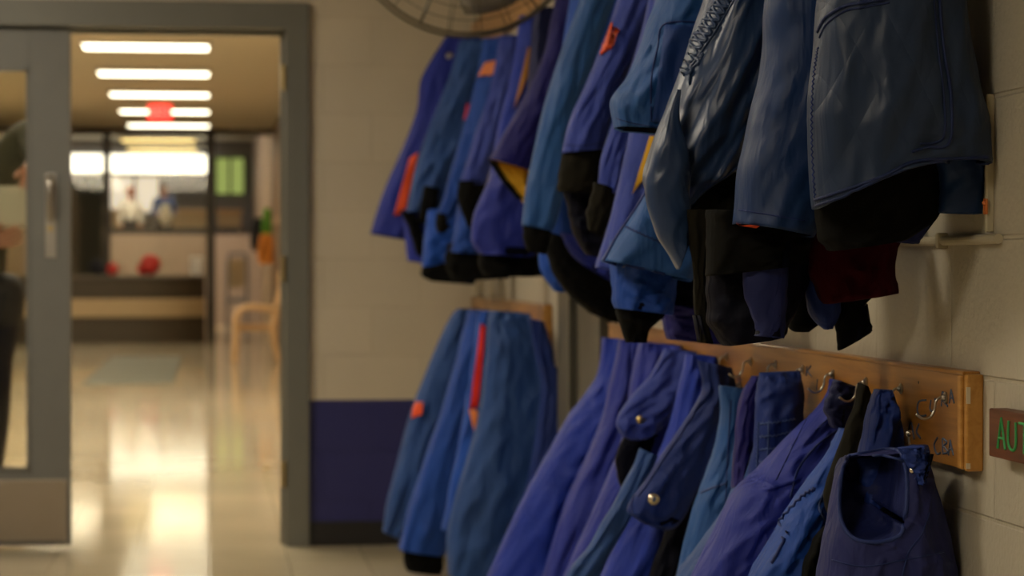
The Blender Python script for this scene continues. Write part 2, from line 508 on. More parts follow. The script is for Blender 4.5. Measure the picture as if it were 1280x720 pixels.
def frame():
    bm = bmesh.new()
    for x0, x1 in ((JL, JR), (-1.56, -1.46)):
        box(bm, x0, x1, FY - .03, FY + .23, 0, 2.235, .004)
        box(bm, x0 + (0 if x0 < 0 else -.018), x1 + (.018 if x0 < 0 else 0), FY + .06, FY + .12, 0, 2.13)
    box(bm, -1.56, JR, FY - .031, FY + .231, 2.13, 2.24, .004)
    box(bm, -1.46, JL, FY + .06, FY + .12, 2.112, 2.131)
    return bm_obj('trim_1', bm, 'frame_grey')
fr = struct(frame())
for z in (1.93, 1.145, .30):
    bm = bmesh.new(); box(bm, JL - .004, JL + .001, FY - .026, FY + .03, z - .05, z + .05, .001)
    tube(bm, [(JL - .008, FY - .034, z - .052), (JL - .008, FY - .034, z + .052)], .008, 10)
    bm_obj('hinge', bm, 'brass', fr, smooth=False)
# closed left leaf
def leaf():
    x0, x1 = -1.455, -.562; y0, y1 = FY + .01, FY + .055; z0, z1 = .016, 2.122
    gx0, gx1, gz0, gz1 = -1.29, -.728, .325, 1.96
    bm = bmesh.new()
    box(bm, gx1, x1, y0, y1, z0, z1, .002); box(bm, x0, gx0, y0, y1, z0, z1, .002)
    box(bm, gx0, gx1, y0, y1, gz1, z1, .001); box(bm, gx0, gx1, y0, y1, z0, gz0, .001)
    o = struct(bm_obj('door_1', bm, 'door_grey'))
    bm = bmesh.new()
    for a in ((gx0, gx0 + .012, gz0, gz1), (gx1 - .012, gx1, gz0, gz1), (gx0, gx1, gz0, gz0 + .012), (gx0, gx1, gz1 - .012, gz1)):
        box(bm, a[0], a[1], y0 - .006, y0 + .012, a[2], a[3])
    bm_obj('glazing_bead', bm, 'door_grey', o)
    boxo('pane', (gx0, gx1, y0 + .02, y0 + .026, gz0, gz1), 'glass', o)
    boxo('kick_plate', (x0 + .02, x1 - .018, y0 - .003, y0, .035, .285), 'steel_plate', o, .001)
    bm = bmesh.new(); box(bm, -.665, -.620, y0 - .005, y0, 1.19, 1.535, .002)
    pl = bm_obj('lock_plate', bm, 'metal', o)
    bm = bmesh.new()
    pts = smooth_pts([(-.643, y0 - .004, 1.52), (-.643, y0 - .045, 1.50), (-.643, y0 - .05, 1.42), (-.643, y0 - .03, 1.36), (-.643, y0 - .004, 1.35)], 18)
    tube(bm, pts, .013, 12); bm_obj('pull_handle', bm, 'metal', pl, smooth=True)
    bm = bmesh.new(); tube(bm, [(-.643, y0 - .004, 1.31), (-.643, y0 - .014, 1.31)], .012, 16); bm_obj('lock_cylinder', bm, 'brass', pl)
leaf()
# painted door frame in the right wall, between the two hook boards
def side_frame():
    bm = bmesh.new()
    for a, b in ((6.50, 6.62), (7.06, 7.30)):
        box(bm, WX - .035, WX, a, b, 0, 1.62, .004)
    box(bm, WX - .034, WX, 6.5, 7.3, 1.62, 1.72, .004)
    o = bm_obj('trim_2', bm, 'frame_dark')
    return o
struct(side_frame())
struct(boxo('door_2', (WX - .012, WX, 6.62, 7.06, .01, 1.62), 'frame_dark'))
# painted conduit, thin wooden edge strip
bm = bmesh.new(); z = 1.187; y0 = 3.225
tube(bm, [(WX - .007, y0, z), (WX - .007, 6.3, z)], .0072, 12)
for yy in (y0 + .25, y0 + 1.2, y0 + 2.2): box(bm, WX - .016, WX, yy, yy + .015, z - .012, z + .012, .002)
o = bm_obj('conduit_pipe', bm, 'pipe_paint', smooth=False)
tag(o, 'thin beige painted pipe running level along the block wall under the jackets', 'pipe')
o = boxo('edge_strip', (WX - .012, WX, 3.262, 3.272, 1.197, 1.392), 'pipe_paint', bev=.002)
tag(o, 'narrow upright painted strip on the block wall right of nearest jacket', 'strip')
bm = bmesh.new(); box(bm, WX - .0145, WX - .011, 3.258, 3.270, 1.222, 1.244, .001); sph(bm, (WX - .015, 3.262, 1.238), .0035)
bm_obj('bare_patch', bm, 'copper', o)

# ------------------------------------------------------------------ hook boards
def board(y0, y1, z0, z1, label, loc):
    t = thing('hook_board', label, 'hook board', loc)
    th = .022; bm = bmesh.new()
    box(bm, WX - th, WX, y0, y1, z0, z1)
    bm_obj('plank', bm, 'board_wood', t)
    # moulded end and top trim
    bm = bmesh.new(); box(bm, WX - th - .003, WX, y0 - .016, y0, z0 - .002, z1 + .002, .003)
    box(bm, WX - th - .007, WX - th, y0, y0 + .018, z0, z1, .0025)
    e = bm_obj('end_trim', bm, 'board_edge', t)
    bm = bmesh.new(); box(bm, WX - th - .004, WX, y0, y1, z1, z1 + .006, .002)
    bm_obj('top_trim', bm, 'board_wood', t)
    return t, e
ZB1 = onwall(1213, 470, WX - .02).z; ZB0 = onwall(1213, 588, WX - .02).z
YB = onwall(1213, 500, WX - .02).y
near_board, edge_ = board(YB + .016, 6.42, ZB0, ZB1, 'varnished wooden hook board at waist height on the right hand block wall', (WX - .01, YB, ZB0))
for (z0, z1, w) in ((ZB1 - .040, ZB1 - .016, 0), (ZB0 + .002, ZB0 + .010, .001)):
    bm = bmesh.new(); box(bm, WX - .0262, WX - .020, YB - .0008, YB + .001, z0, z1)
    bm_obj('chipped_varnish', bm, 'chipped', edge_)
YB2 = onwall(690, 400).y
far_board, _e = board(YB2, 9.86, 1.145 - .262, 1.145 - .122, 'small far wooden hook board beside the painted frame', (WX - .01, YB2, .9))
up1, _e = board(3.0, 6.30, 2.02, 2.15, 'high wooden hook board holding the near jackets', (WX - .01, 3.0, 2.02))
up2, _e = board(7.45, 9.86, 2.02, 2.15, 'high wooden hook board holding the far jackets', (WX - .01, 7.45, 2.02))

def hook_mesh(kind):
    """local: wall plane x = 0, points out towards -x"""
    bm = bmesh.new()
    if kind == 'upper':
        pts = [(0, 0, .001), (-.010, 0, .0), (-.016, 0, -.006), (-.018, 0, -.018), (-.025, 0, -.029), (-.036, 0, -.031), (-.046, 0, -.024)]
    else:
        pts = [(0, 0, -.020), (-.010, 0, -.020), (-.020, 0, -.017), (-.026, 0, -.006), (-.027, 0, .008)]
    tube(bm, smooth_pts(pts, 22), .0020, 8)
    me = bpy.data.meshes.new('prong_' + kind)
    for f in bm.faces: f.smooth = True
    bm.to_mesh(me); bm.free(); me.materials.append(M['metal']); return me
def base_mesh():
    bm = bmesh.new(); tube(bm, [(.001, 0, 0), (-.0025, 0, 0)], .0085, 16); sph(bm, (-.004, 0, 0), .0045)
    me = bpy.data.meshes.new('hook_base'); bm.to_mesh(me); bm.free(); me.materials.append(M['metal']); return me
def ball_mesh():
    bm = bmesh.new(); sph(bm, (-.027, 0, .010), .0052, seg=14)
    for f in bm.faces: f.smooth = True
    me = bpy.data.meshes.new('hook_ball'); bm.to_mesh(me); bm.free(); me.materials.append(M['metal']); return me
HM = {k: hook_mesh(k) for k in ('upper', 'lower')}; HB = base_mesh(); HK = ball_mesh()
def hook(px, py, kind, label, group=None):
    p = onwall(px, py, WX - .022)
    t = thing('coat_hook', label, 'hook', p, group)
    o = bpy.data.objects.new('prong', HM[kind]); COL.objects.link(o); o.parent = t
    o = bpy.data.objects.new('hook_base', HB); COL.objects.link(o); o.parent = t
    if kind == 'lower': o.location = (0, 0, -.02); o = bpy.data.objects.new('ball_tip', HK); COL.objects.link(o); o.parent = t
    return p
hook(1183, 497, 'upper', 'empty silver hook nearest the end of the board, beside blue handwriting')
hook(1127, 486, 'upper', 'silver hook curling beside the small blue cloth, second from board end')
hook(1083, 478, 'upper', 'silver hook at the right corner of the big purple overalls top')
hook(1042, 468, 'upper', 'silver hook just above the tall folded top of the big purple overalls')
hook(1004, 462, 'upper', 'silver hook to the right of the strap with rows of stitches')
hook(970, 456, 'upper', 'silver hook just above the strap with rows of stitches')
hook(939, 452, 'upper', 'silver hook on bare wood left of the stitched strap, right one of the close pair')
hook(909, 446, 'upper', 'silver hook on bare wood left of the stitched strap, left one of the close pair')
hook(1158, 550, 'lower', 'small ball tipped hook low on the board between two handwritten names')
hook(1131, 553, 'lower', 'ball tipped low hook holding the overalls with the round opening')
hook(1006, 517, 'lower', 'ball tipped low hook between stitched strap and big purple overalls')
hook(925, 470, 'lower', 'low hook in the bare wood gap left of the stitched strap')

def ink(strokes, py0, label):
    for s in strokes:
        pass
bm = bmesh.new()
def stroke(pts, r=.0017):
    tube(bm, [onwall(x, y, WX - .0222) for x, y in smooth_pts(pts, 14)], r, 5)
# handwritten names in blue marker
for nm_ in [[[(1158, 500), (1149, 502), (1147, 513), (1150, 520), (1158, 519)], [(1164, 500), (1163, 512), (1169, 514), (1169, 498)], [(1178, 490), (1177, 508)], [(1178, 490), (1183, 494), (1178, 500)], [(1178, 500), (1185, 508)], [(1189, 487), (1187, 504)], [(1189, 487), (1193, 504)]], [[(1188, 497), (1192, 498)], [(1172, 547), (1168, 556), (1171, 567), (1176, 566)], [(1178, 548), (1179, 566)], [(1179, 548), (1184, 553), (1179, 557)], [(1179, 557), (1185, 565), (1179, 567)], [(1188, 550), (1186, 569)]], [[(1188, 550), (1192, 569)], [(1187, 561), (1191, 562)], [(1135, 545), (1139, 528), (1143, 549)]], [[(1137, 540), (1142, 540)], [(1149, 530), (1146, 540), (1151, 548)], [(1009, 458), (1008, 470)]], [[(1009, 464), (1014, 457)], [(1009, 464), (1015, 471)]], [[(1022, 474), (1021, 488)]]]:
    for s in nm_:
        bm = bmesh.new(); stroke(s); bm_obj('pen_stroke', bm, 'ink', near_board)
bm = bmesh.new(); p = onwall(1148, 478, WX - .0225); tube(bm, [p, p + Vector((.003, 0, 0))], .0022, 10); bm_obj('nail_hole', bm, 'black_base', near_board)

# ------------------------------------------------------------------ wooden sign
pT = onwall(1236, 510, WX - .028); pB = onwall(1236, 570, WX - .028)
sy = pT.y
sg = thing('wooden_sign', 'dark wooden block sign with routed green capital letters on block wall', 'sign', (WX, sy, pB.z))
boxo('plank', (WX - .028, WX, sy - .62, sy, pB.z, pT.z), 'sign_wood', sg, .0022)
bm = bmesh.new()
def letter(pts, r=.0021):
    tube(bm, [onwall(x, y, WX - .0288) for x, y in pts], r, 6)
letter([(1247.3, 560), (1251.8, 523), (1256.8, 562)]); letter([(1249, 547), (1255, 549)], .0017)
letter(smooth_pts([(1261, 526), (1260.5, 553), (1265, 563), (1270, 557), (1270, 528)], 16))
letter([(1274, 529), (1288, 532)]); letter([(1281, 531), (1280.5, 568)])
bm_obj('routed_letters', bm, 'green_paint', sg)

# ------------------------------------------------------------------ wall fan
def fan():
    Yf = 6.9; s = F / Yf; c = Vector((.739, Yf, 1.145 + (336 + 108) / s)); R = 150 / s
    t = thing('wall_fan', 'round wire guarded wall fan high above the far jackets', 'fan', (WX, Yf, c.z))
    def ring(bm, r, y, w, n=64):
        pts = [c + Vector((math.cos(a) * r, y, math.sin(a) * r)) for a in [2 * math.pi * i / n for i in range(n + 1)]]
        tube(bm, pts, w, 6, cap=False)
    bm = bmesh.new()
    ring(bm, R, -.04, .0045); ring(bm, R, .06, .0045); ring(bm, R * .985, .01, .004)
    for k in range(1, 9): ring(bm, R * (1 - k * .105), -.04 - .05 * math.sin(k / 9 * math.pi / 2), .0016)
    for k in range(24):
        a = 2 * math.pi * k / 24 + .12; rr = []
        for q in range(9):
            f = q / 8; r = R * (.10 + .9 * f); rr.append(c + Vector((math.cos(a) * r, -.04 - .05 * math.cos(f * math.pi / 2), math.sin(a) * r)))
        tube(bm, rr, .0016 if k % 4 else .0032, 5)
        tube(bm, [c + Vector((math.cos(a) * R * f, .06 + .05 * math.cos(f * math.pi / 2), math.sin(a) * R * f)) for f in (.2, .4, .6, .8, 1)], .0016, 5)
        tube(bm, [c + Vector((math.cos(a) * R, -.04, math.sin(a) * R)), c + Vector((math.cos(a) * R, .06, math.sin(a) * R))], .0016, 5)
    bm_obj('guard', bm, 'fan_wire', t, smooth=True)
    for k in range(3):
        bm = bmesh.new(); V = []
        for i in range(9):
            f = i / 8; r = R * (.16 + .68 * f); w = .25 + .35 * math.sin(f * math.pi * .75)
            row = []
            for j in range(7):
                g = j / 6 - .5; a = k * 2.094 + 1.0 + g * 2 * w
                row.append(bm.verts.new(c + Vector((math.cos(a) * r, .01 + g * .07, math.sin(a) * r))))
            V.append(row)
        fs = [bm.faces.new((V[i][j], V[i][j + 1], V[i + 1][j + 1], V[i + 1][j])) for i in range(8) for j in range(6)]
        r_ = bmesh.ops.extrude_face_region(bm, geom=fs)
        for v in [g for g in r_['geom'] if isinstance(g, bmesh.types.BMVert)]: v.co.y += .002
        bm_obj('blade', bm, 'fan_blade', t, smooth=True)
    bm = bmesh.new(); tube(bm, [c + Vector((0, -.03, 0)), c + Vector((0, .03, 0))], .05, 24); bm_obj('hub', bm, 'fan_motor', t)
    bm = bmesh.new(); tube(bm, [c + Vector((0, .06, 0)), c + Vector((0, .20, 0))], .075, 24); bm_obj('motor', bm, 'fan_motor', t)
    bm = bmesh.new(); tube(bm, [c + Vector((0, .15, 0)), c + Vector((.15, .17, 0)), Vector((WX, Yf + .17, c.z))], .018, 12)
    box(bm, WX - .012, WX, Yf + .10, Yf + .24, c.z - .09, c.z + .09, .003); bm_obj('bracket', bm, 'fan_motor', t)
fan()
# ================================================================== garments
def garment(name, label, cat, Y, Z, X, group):
    return thing(name, label, cat, (X, Y, Z), group)
GU = None
def jacket(label, Y): return garment('work_jacket', label, 'jacket', Y, 2.0, 1.04, GU)
def pants(label, Y, Z=.93): return garment('snow_pants', label, 'snow pants', Y, Z, 1.05, None)

# ---- J1 nearest
j = jacket('nearest dark satin quilted jacket with stitched hem, hanging at the right by the wall', 3.3)
r0 = (1024, 30, 1204, 30)
rows = hang_top((1030, -60, 1200, -60), 3.3) + [(1040, -220, 1196, -220), (1030, -60, 1198, -60), (1022, 30, 1205, 30), (1015, 110, 1222, 110), (1013, 190, 1236, 160), (1018, 262, 1240, 208, -26)]
b1 = drape('body', rows, 3.3, j, 'satin_slate', th=.17, folds=4.2, amp=.0062, seed=1, nu=84, nv=84)
piping(b1, [(1019, 250), (1060, 236), (1100, 222), (1140, 203), (1180, 199), (1236, 197)], 'seam_navy', .0034)
piping(b1, [(1020, 257), (1060, 244), (1100, 230), (1140, 211), (1180, 206), (1236, 204)], 'seam_navy', .0032)
piping(b1, [(1022, 40), (1032, 22), (1055, 8), (1080, 3), (1112, -3)], 'seam_navy', .0034)
piping(b1, [(1024, 47), (1034, 29), (1056, 14), (1080, 9), (1112, 3)], 'seam_navy', .0022)
piping(b1, [(1022, 60), (1016, 110), (1015, 180), (1019, 250)], 'seam_dark', .0020, zig=1.2, n=60)
piping(b1, [(1174, -10), (1180, 60), (1189, 120), (1187, 178), (1160, 184), (1140, 190)], 'seam_navy', .0032, name='pocket_edge')
piping(b1, [(1167, -10), (1173, 60), (1180, 120), (1179, 172), (1150, 180)], 'seam_navy', .0022, name='pocket_edge')
drape('hem_panel', [(1172, 200, 1240, 200), (1176, 235, 1242, 232), (1174, 266, 1240, 268)], 3.315, j, 'satin_blue', th=.05, folds=2, amp=.004, seed=2, nu=30, nv=16, taper=False)
drape('waistband', [(1020, 225, 1176, 196), (1020, 262, 1176, 226), (1026, 300, 1172, 268), (1040, 314, 1130, 300)], 3.36, j, 'black_rib', th=.10, folds=5, amp=.006, seed=3, nu=60, nv=20, rib=40, taper=False)
drape('waistband_tail', [(1130, 255, 1172, 255), (1120, 280, 1158, 285), (1118, 302, 1146, 305)], 3.40, j, 'navy', th=.05, folds=2, amp=.004, seed=4, nu=24, nv=14, taper=False)
# dark garment between J1 and the wall
j = jacket('black garment showing only as dark strip between nearest jacket and wall', 3.42)
drape('body', hang_top((1150, -60, 1222, -60), 3.42, X=1.05) + [(1150, -60, 1206, -60), (1150, 40, 1203, 40), (1150, 90, 1199, 90), (1150, 150, 1193, 150)], 3.45, j, 'black_cloth', th=.06, folds=2, amp=.004, seed=5, nu=24, nv=24)

# ---- maroon lined garment lower
j = jacket('jacket with dark maroon rib cuff and black tail hanging lowest near the wall', 3.68)
drape('body', hang_top((1010, 100, 1105, 100), 3.68, X=1.0) + [(1018, 100, 1105, 100), (1018, 230, 1110, 230), (1018, 300, 1105, 290)], 3.68, j, 'navy', th=.09, folds=3, amp=.008, seed=6)
drape('cuff', [(1004, 280, 1128, 268), (1007, 310, 1126, 295), (1012, 345, 1117, 330), (1030, 380, 1121, 366)], 3.63, j, 'maroon', th=.08, folds=4, amp=.008, seed=7, nu=60, nv=24, rib=26, taper=False, lining='maroon')
drape('lining_fold', [(1005, 335, 1045, 345), (1008, 365, 1050, 372), (1014, 395, 1048, 395), (1030, 412, 1040, 411)], 3.66, j, 'navy_mid', th=.05, folds=2, amp=.004, seed=8, nu=24, nv=14, taper=False)
drape('tail', [(1046, 370, 1096, 366), (1042, 395, 1078, 385), (1046, 416, 1086, 400), (1048, 438, 1091, 412)], 3.68, j, 'black_rib', th=.035, folds=2, amp=.004, seed=9, nu=24, nv=16, taper=False)
drape('hem_rib', [(980, 350, 1022, 350), (984, 385, 1018, 385), (986, 408, 1016, 408), (994, 415, 1010, 415)], 3.78, j, 'black_rib', th=.05, folds=2, amp=.004, seed=10, nu=24, nv=14, taper=False)

# ---- J2 smooth blue
j = jacket('smooth blue jacket with a sliver of orange trim, second from the wall end', 3.5)
rows = hang_top((965, -40, 1100, -40), 3.5) + [(965, -40, 1100, -40), (955, 60, 1085, 60), (940, 140, 1075, 140), (924, 215, 1050, 215), (919, 280, 1014, 297)]
b2 = drape('body', rows, 3.5, j, 'satin_blue', th=.13, folds=3.0, amp=.0055, seed=11, nu=56, nv=60)
piping(b2, [(922, 262), (960, 268), (1006, 276)], 'seam_dark', .0015)
patch(b2, [(921, 278), (950, 290), (950, 298), (919, 283)], 'orange_trim', 'trim', 8, .004)
drape('waistband', [(884, 262, 1015, 270), (884, 300, 1012, 300), (884, 345, 1005, 330)], 3.58, j, 'black_rib', th=.11, folds=5, amp=.008, seed=12, nu=50, nv=20, rib=40, taper=False)
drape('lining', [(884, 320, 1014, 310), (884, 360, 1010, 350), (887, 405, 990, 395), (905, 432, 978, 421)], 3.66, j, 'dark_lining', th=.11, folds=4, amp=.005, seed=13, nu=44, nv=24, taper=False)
drape('lining_flap', [(928, 330, 985, 325), (930, 370, 984, 365), (944, 405, 982, 402), (944, 420, 979, 423)], 3.545, j, 'navy', th=.03, folds=2, amp=.003, seed=14, nu=24, nv=20, taper=False)

# ---- J3 grey satin sleeve
j = jacket('shiny grey blue satin jacket with puckered elastic stitching and drooping side panel', 3.83)
rows = hang_top((890, -40, 1000, -40), 3.6) + [(900, -60, 1002, -60), (878, 8, 990, 8), (860, 66, 972, 70), (835, 130, 952, 130), (815, 185, 938, 172), (806, 228, 931, 204), (830, 262, 885, 236), (856, 270, 858, 262)]
b3 = drape('sleeve', rows, 3.83, j, 'satin_grey', th=.15, folds=3.6, amp=.0075, seed=15, nu=84, nv=84)
drape('side_panel', [(846, 112, 851, 112), (829, 155, 850, 155), (812, 205, 862, 205), (806, 235, 862, 240), (813, 270, 862, 262), (826, 302, 861, 288), (847, 337, 858, 300)], 3.74, j, 'satin_grey', th=.05, folds=2.0, amp=.002, seed=16, nu=48, nv=48)
for ph in (0, 1):
    Z = []
    for k in range(13):
        x = 915 - 5.6 * k; y = -14 + 8.6 * k; s_ = (9 if (k + ph) % 2 else -9)
        Z.append((x + s_ * .85, y + s_ * .5))
    piping(b3, Z, 'satin_grey', .0042, n=48, name='elastic_stitching')
for s_ in (-11, 11): piping(b3, [(915 + s_, -14), (882 + s_, 40), (848 + s_, 90)], 'satin_grey', .003, name='elastic_stitching')
piping(b3, [(926, 205), (905, 222), (880, 238), (862, 262)], 'seam_light', .0014)
piping(b3, [(846, 140), (838, 190), (845, 240)], 'seam_light', .0013, zig=1.3, n=40)
drape('waistband', [(866, 235, 936, 205), (861, 262, 932, 250), (866, 300, 912, 282), (874, 320, 892, 300)], 3.85, j, 'olive_rib', th=.09, folds=4, amp=.006, seed=17, nu=48, nv=24, rib=30, taper=False)
drape('hanging_rib', [(858, 262, 905, 262), (862, 300, 888, 298), (867, 345, 882, 345), (868, 385, 884, 385), (872, 428, 890, 430)], 3.72, j, 'olive_rib', th=.04, folds=2, amp=.004, seed=18, nu=30, nv=30, rib=10, taper=False)

# ---- J4 teal sleeve with pocket
j = jacket('light teal blue jacket whose short sleeve end shows a stitched pocket corner', 4.1)
rows = hang_top((835, -60, 920, -60), 4.1) + [(845, -80, 930, -80), (822, 0, 915, 0), (806, 45, 900, 45), (787, 92, 885, 92), (765, 126, 872, 132), (769, 160, 862, 168)]
b4 = drape('sleeve', rows, 4.1, j, 'teal_blue', th=.17, folds=3.4, amp=.013, seed=19, nu=60, nv=60)
patch(b4, [(831, 31), (905, 30), (880, 155), (815, 153)], 'pocket_blue', 'pocket', 12, .004)
piping(b4, [(880, 28), (831, 30), (822, 60), (814, 100), (814, 152)], 'seam_dark', .0022)
piping(b4, [(770, 148), (795, 155), (835, 160)], 'seam_dark', .0012)

# ---- J5 bright hem
j = jacket('bright blue jacket with piped slanting edge and round black cuff below it', 4.4)
rows = hang_top((850, 60, 940, 60), 4.4) + [(850, 60, 940, 60), (835, 150, 930, 150), (815, 222, 915, 222), (778, 284, 900, 300), (752, 326, 862, 352)]
b5 = drape('body', rows, 4.4, j, 'teal_blue', th=.13, folds=3.5, amp=.010, seed=20, nu=60, nv=50)
piping(b5, [(819, 220), (797, 258), (772, 295), (755, 326)], 'seam_dark', .005, name='piped_edge')
piping(b5, [(779, 282), (805, 294), (845, 312)], 'seam_dark', .0022, zig=.8, n=30)
piping(b5, [(756, 326), (790, 338), (830, 348)], 'seam_dark', .003)
drape('sleeve', [(762, 300, 850, 300), (764, 340, 845, 345), (768, 385, 840, 394)], 4.5, j, 'mid_blue', th=.12, folds=3, amp=.01, seed=21)
drape('cuff', [(770, 380, 836, 386), (771, 394, 828, 397), (775, 405, 812, 410), (782, 428, 808, 428)], 4.51, j, 'black_rib', th=.085, folds=3, amp=.006, seed=22, nu=44, nv=18, rib=16, taper=False)
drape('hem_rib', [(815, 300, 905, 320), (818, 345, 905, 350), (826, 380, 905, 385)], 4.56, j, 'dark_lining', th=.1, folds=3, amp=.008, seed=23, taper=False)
drape('lining', [(826, 370, 905, 370), (828, 395, 908, 395), (834, 424, 912, 432)], 4.62, j, 'deep_violet', th=.1, folds=3, amp=.008, seed=24, taper=False)

# ---- J6 purple with yellow stripe
j = jacket('purple blue jacket with a bright yellow stripe showing beside the teal sleeve', 4.9)
rows = hang_top((810, 40, 880, 40), 4.9) + [(812, 40, 890, 40), (795, 130, 880, 130), (778, 210, 862, 210), (762, 275, 850, 280), (745, 335, 830, 345)]
b6 = drape('body', rows, 4.9, j, 'violet_blue', th=.11, folds=3.2, amp=.009, seed=25, nu=44, nv=44)
patch(b6, [(812, 170), (825, 170), (806, 222), (790, 243)], 'yellow_lining', 'stripe', 10, .005)

# ---- J8 inner sleeve
j = jacket('violet sleeved jacket with brown black rib cuff, right of the orange tabbed one', 5.1)
rows = hang_top((815, -40, 850, -40), 5.1) + [(818, -40, 850, -40), (802, 40, 836, 40), (780, 110, 812, 110), (762, 165, 790, 170), (750, 205, 778, 215), (747, 234, 769, 245)]
b8 = drape('sleeve', rows, 5.1, j, 'violet_blue', th=.10, folds=2.5, amp=.008, seed=26)
drape('cuff', [(743, 228, 770, 238), (738, 250, 766, 262), (733, 268, 760, 280), (736, 288, 752, 296)], 5.09, j, 'olive_rib', th=.07, folds=3, amp=.004, seed=27, nu=36, nv=16, rib=12, taper=False)
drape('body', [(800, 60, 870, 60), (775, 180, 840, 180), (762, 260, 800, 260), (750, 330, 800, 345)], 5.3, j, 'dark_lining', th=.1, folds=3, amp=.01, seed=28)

# ---- J7
j = jacket('violet blue jacket with orange tab on its edge and wide black cuff', 5.35)
rows = hang_top((790, -60, 850, -60), 5.35) + [(790, -60, 840, -60), (772, 0, 820, 0), (753, 55, 800, 55), (731, 108, 775, 110), (712, 152, 762, 152), (703, 192, 753, 188)]
b7 = drape('sleeve', rows, 5.35, j, 'violet_blue', th=.14, folds=3, amp=.010, seed=29, nu=48, nv=50)
patch(b7, [(757, 28), (765, 28), (758, 60), (751, 68)], 'orange_trim', 'tab', 6, .006)
patch(b7, [(753, 34), (766, 28), (760, 62), (750, 69)], 'orange_trim', 'tab', 6, .006)
piping(b7, [(707, 181), (730, 182), (752, 178)], 'seam_dark', .0018)
drape('cuff', [(704, 188, 753, 185), (701, 205, 751, 202), (697, 232, 747, 235), (700, 240, 744, 242)], 5.36, j, 'olive_rib', th=.12, folds=3, amp=.005, seed=30, nu=50, nv=18, rib=16, taper=False)
drape('waistband', [(698, 225, 765, 225), (710, 260, 772, 262), (716, 290, 768, 300), (732, 318, 765, 325)], 5.45, j, 'dark_lining', th=.08, folds=3, amp=.008, seed=31, taper=False)

# ---- J9
j = jacket('mid blue jacket with long teal sleeve, left of the orange tabbed one', 5.95)
rows = hang_top((745, -60, 790, -60), 5.95) + [(742, -60, 790, -60), (724, 0, 768, 0), (704, 60, 748, 60), (686, 112, 733, 112), (669, 180, 714, 182), (656, 245, 702, 250), (652, 282, 690, 290)]
b9 = drape('sleeve', rows, 5.95, j, 'teal_blue', th=.13, folds=2.6, amp=.010, seed=32, nu=44, nv=50)
drape('cuff', [(655, 280, 690, 286), (654, 298, 686, 303), (660, 314, 682, 318)], 5.95, j, 'black_rib', th=.09, folds=3, amp=.004, seed=33, nu=36, nv=14, rib=12, taper=False)
drape('body', [(740, -20, 800, -20), (725, 120, 790, 120), (702, 200, 780, 200), (688, 245, 770, 260), (684, 290, 765, 320)], 6.1, j, 'mid_blue', th=.11, folds=3, amp=.01, seed=34)
drape('hem_rib', [(684, 285, 765, 300), (684, 320, 768, 335), (702, 358, 770, 375), (736, 390, 772, 404)], 6.12, j, 'black_rib', th=.11, folds=4, amp=.01, seed=35, taper=False)
drape('lower_hem', [(700, 290, 760, 305), (712, 315, 768, 330), (728, 330, 764, 352)], 6.0, j, 'purple_blue', th=.05, folds=3, amp=.006, seed=36, taper=False)
j = jacket('bright blue jacket hem with black rib, lowest behind the long teal sleeve', 6.35)
drape('body', hang_top((700, 80, 740, 80), 6.35) + [(700, 80, 745, 80), (690, 200, 735, 200), (676, 300, 725, 310), (675, 335, 715, 345), (692, 364, 706, 366)], 6.35, j, 'bright_blue', th=.09, folds=3, amp=.008, seed=37)
drape('hem_rib', [(690, 310, 740, 320), (700, 345, 745, 350), (712, 362, 748, 372), (722, 374, 750, 384)], 6.27, j, 'black_rib', th=.07, folds=3, amp=.006, seed=38, taper=False)

# ---- J10 deep violet open sleeve with yellow lining
j = jacket('deep violet jacket with flared open sleeve showing mustard yellow lining', 6.75)
rows = hang_top((708, -40, 750, -40), 6.75) + [(705, -40, 748, -40), (690, 15, 735, 15), (682, 60, 722, 60), (655, 122, 703, 122), (632, 163, 680, 168), (611, 200, 662, 215)]
b10 = drape('sleeve', rows, 6.75, j, 'deep_violet', th=.15, folds=2.4, amp=.009, seed=39, lining='yellow_lining')
drape('lining', [(613, 198, 664, 212), (628, 218, 664, 228), (644, 240, 662, 245), (654, 254, 660, 255)], 6.80, j, 'yellow_lining', th=.05, folds=4, amp=.006, seed=40, taper=False)
drape('cuff_edge', [(609, 198, 618, 203), (624, 222, 632, 222), (645, 248, 655, 250)], 6.78, j, 'black_rib', th=.05, folds=2, amp=.003, seed=41, taper=False)
drape('body', [(700, 60, 740, 60), (660, 180, 705, 180), (618, 215, 672, 215), (598, 255, 670, 258), (588, 296, 670, 312), (600, 318, 665, 322)], 6.95, j, 'purple_blue', th=.12, folds=3, amp=.010, seed=42)
drape('hem_rib', [(600, 306, 672, 312), (598, 330, 672, 330), (606, 346, 668, 346)], 6.98, j, 'black_rib', th=.11, folds=4, amp=.008, seed=43, taper=False)

# ---- far group
j = jacket('leftmost far navy jacket with an orange stripe on its lower edge', 9.45)
b = drape('body', hang_top((560, 30, 600, 30), 9.45) + [(557, 46, 602, 46), (527, 96, 585, 96), (520, 142, 570, 142), (499, 194, 550, 198), (478, 243, 530, 252), (463, 292, 508, 300)], 9.45, j, 'purple_blue', th=.16, folds=2.4, amp=.010, seed=50)
patch(b, [(512, 197), (523, 190), (506, 266), (492, 270)], 'orange_trim', 'stripe', 8, .008)
snap(b, 562, 70, .012, 'metal')
j = jacket('far slate blue jacket beside the orange striped navy one', 9.15)
b = drape('sleeve', hang_top((575, 40, 610, 40), 9.15) + [(575, 50, 618, 50), (560, 100, 608, 100), (536, 160, 590, 160), (521, 205, 570, 210), (508, 265, 555, 265)], 9.15, j, 'slate_blue', th=.14, folds=3, amp=.012, seed=51)
drape('cuff', [(530, 232, 549, 236), (525, 258, 545, 264), (522, 278, 538, 284)], 9.05, j, 'black_rib', th=.07, folds=2, amp=.004, seed=52, taper=False)
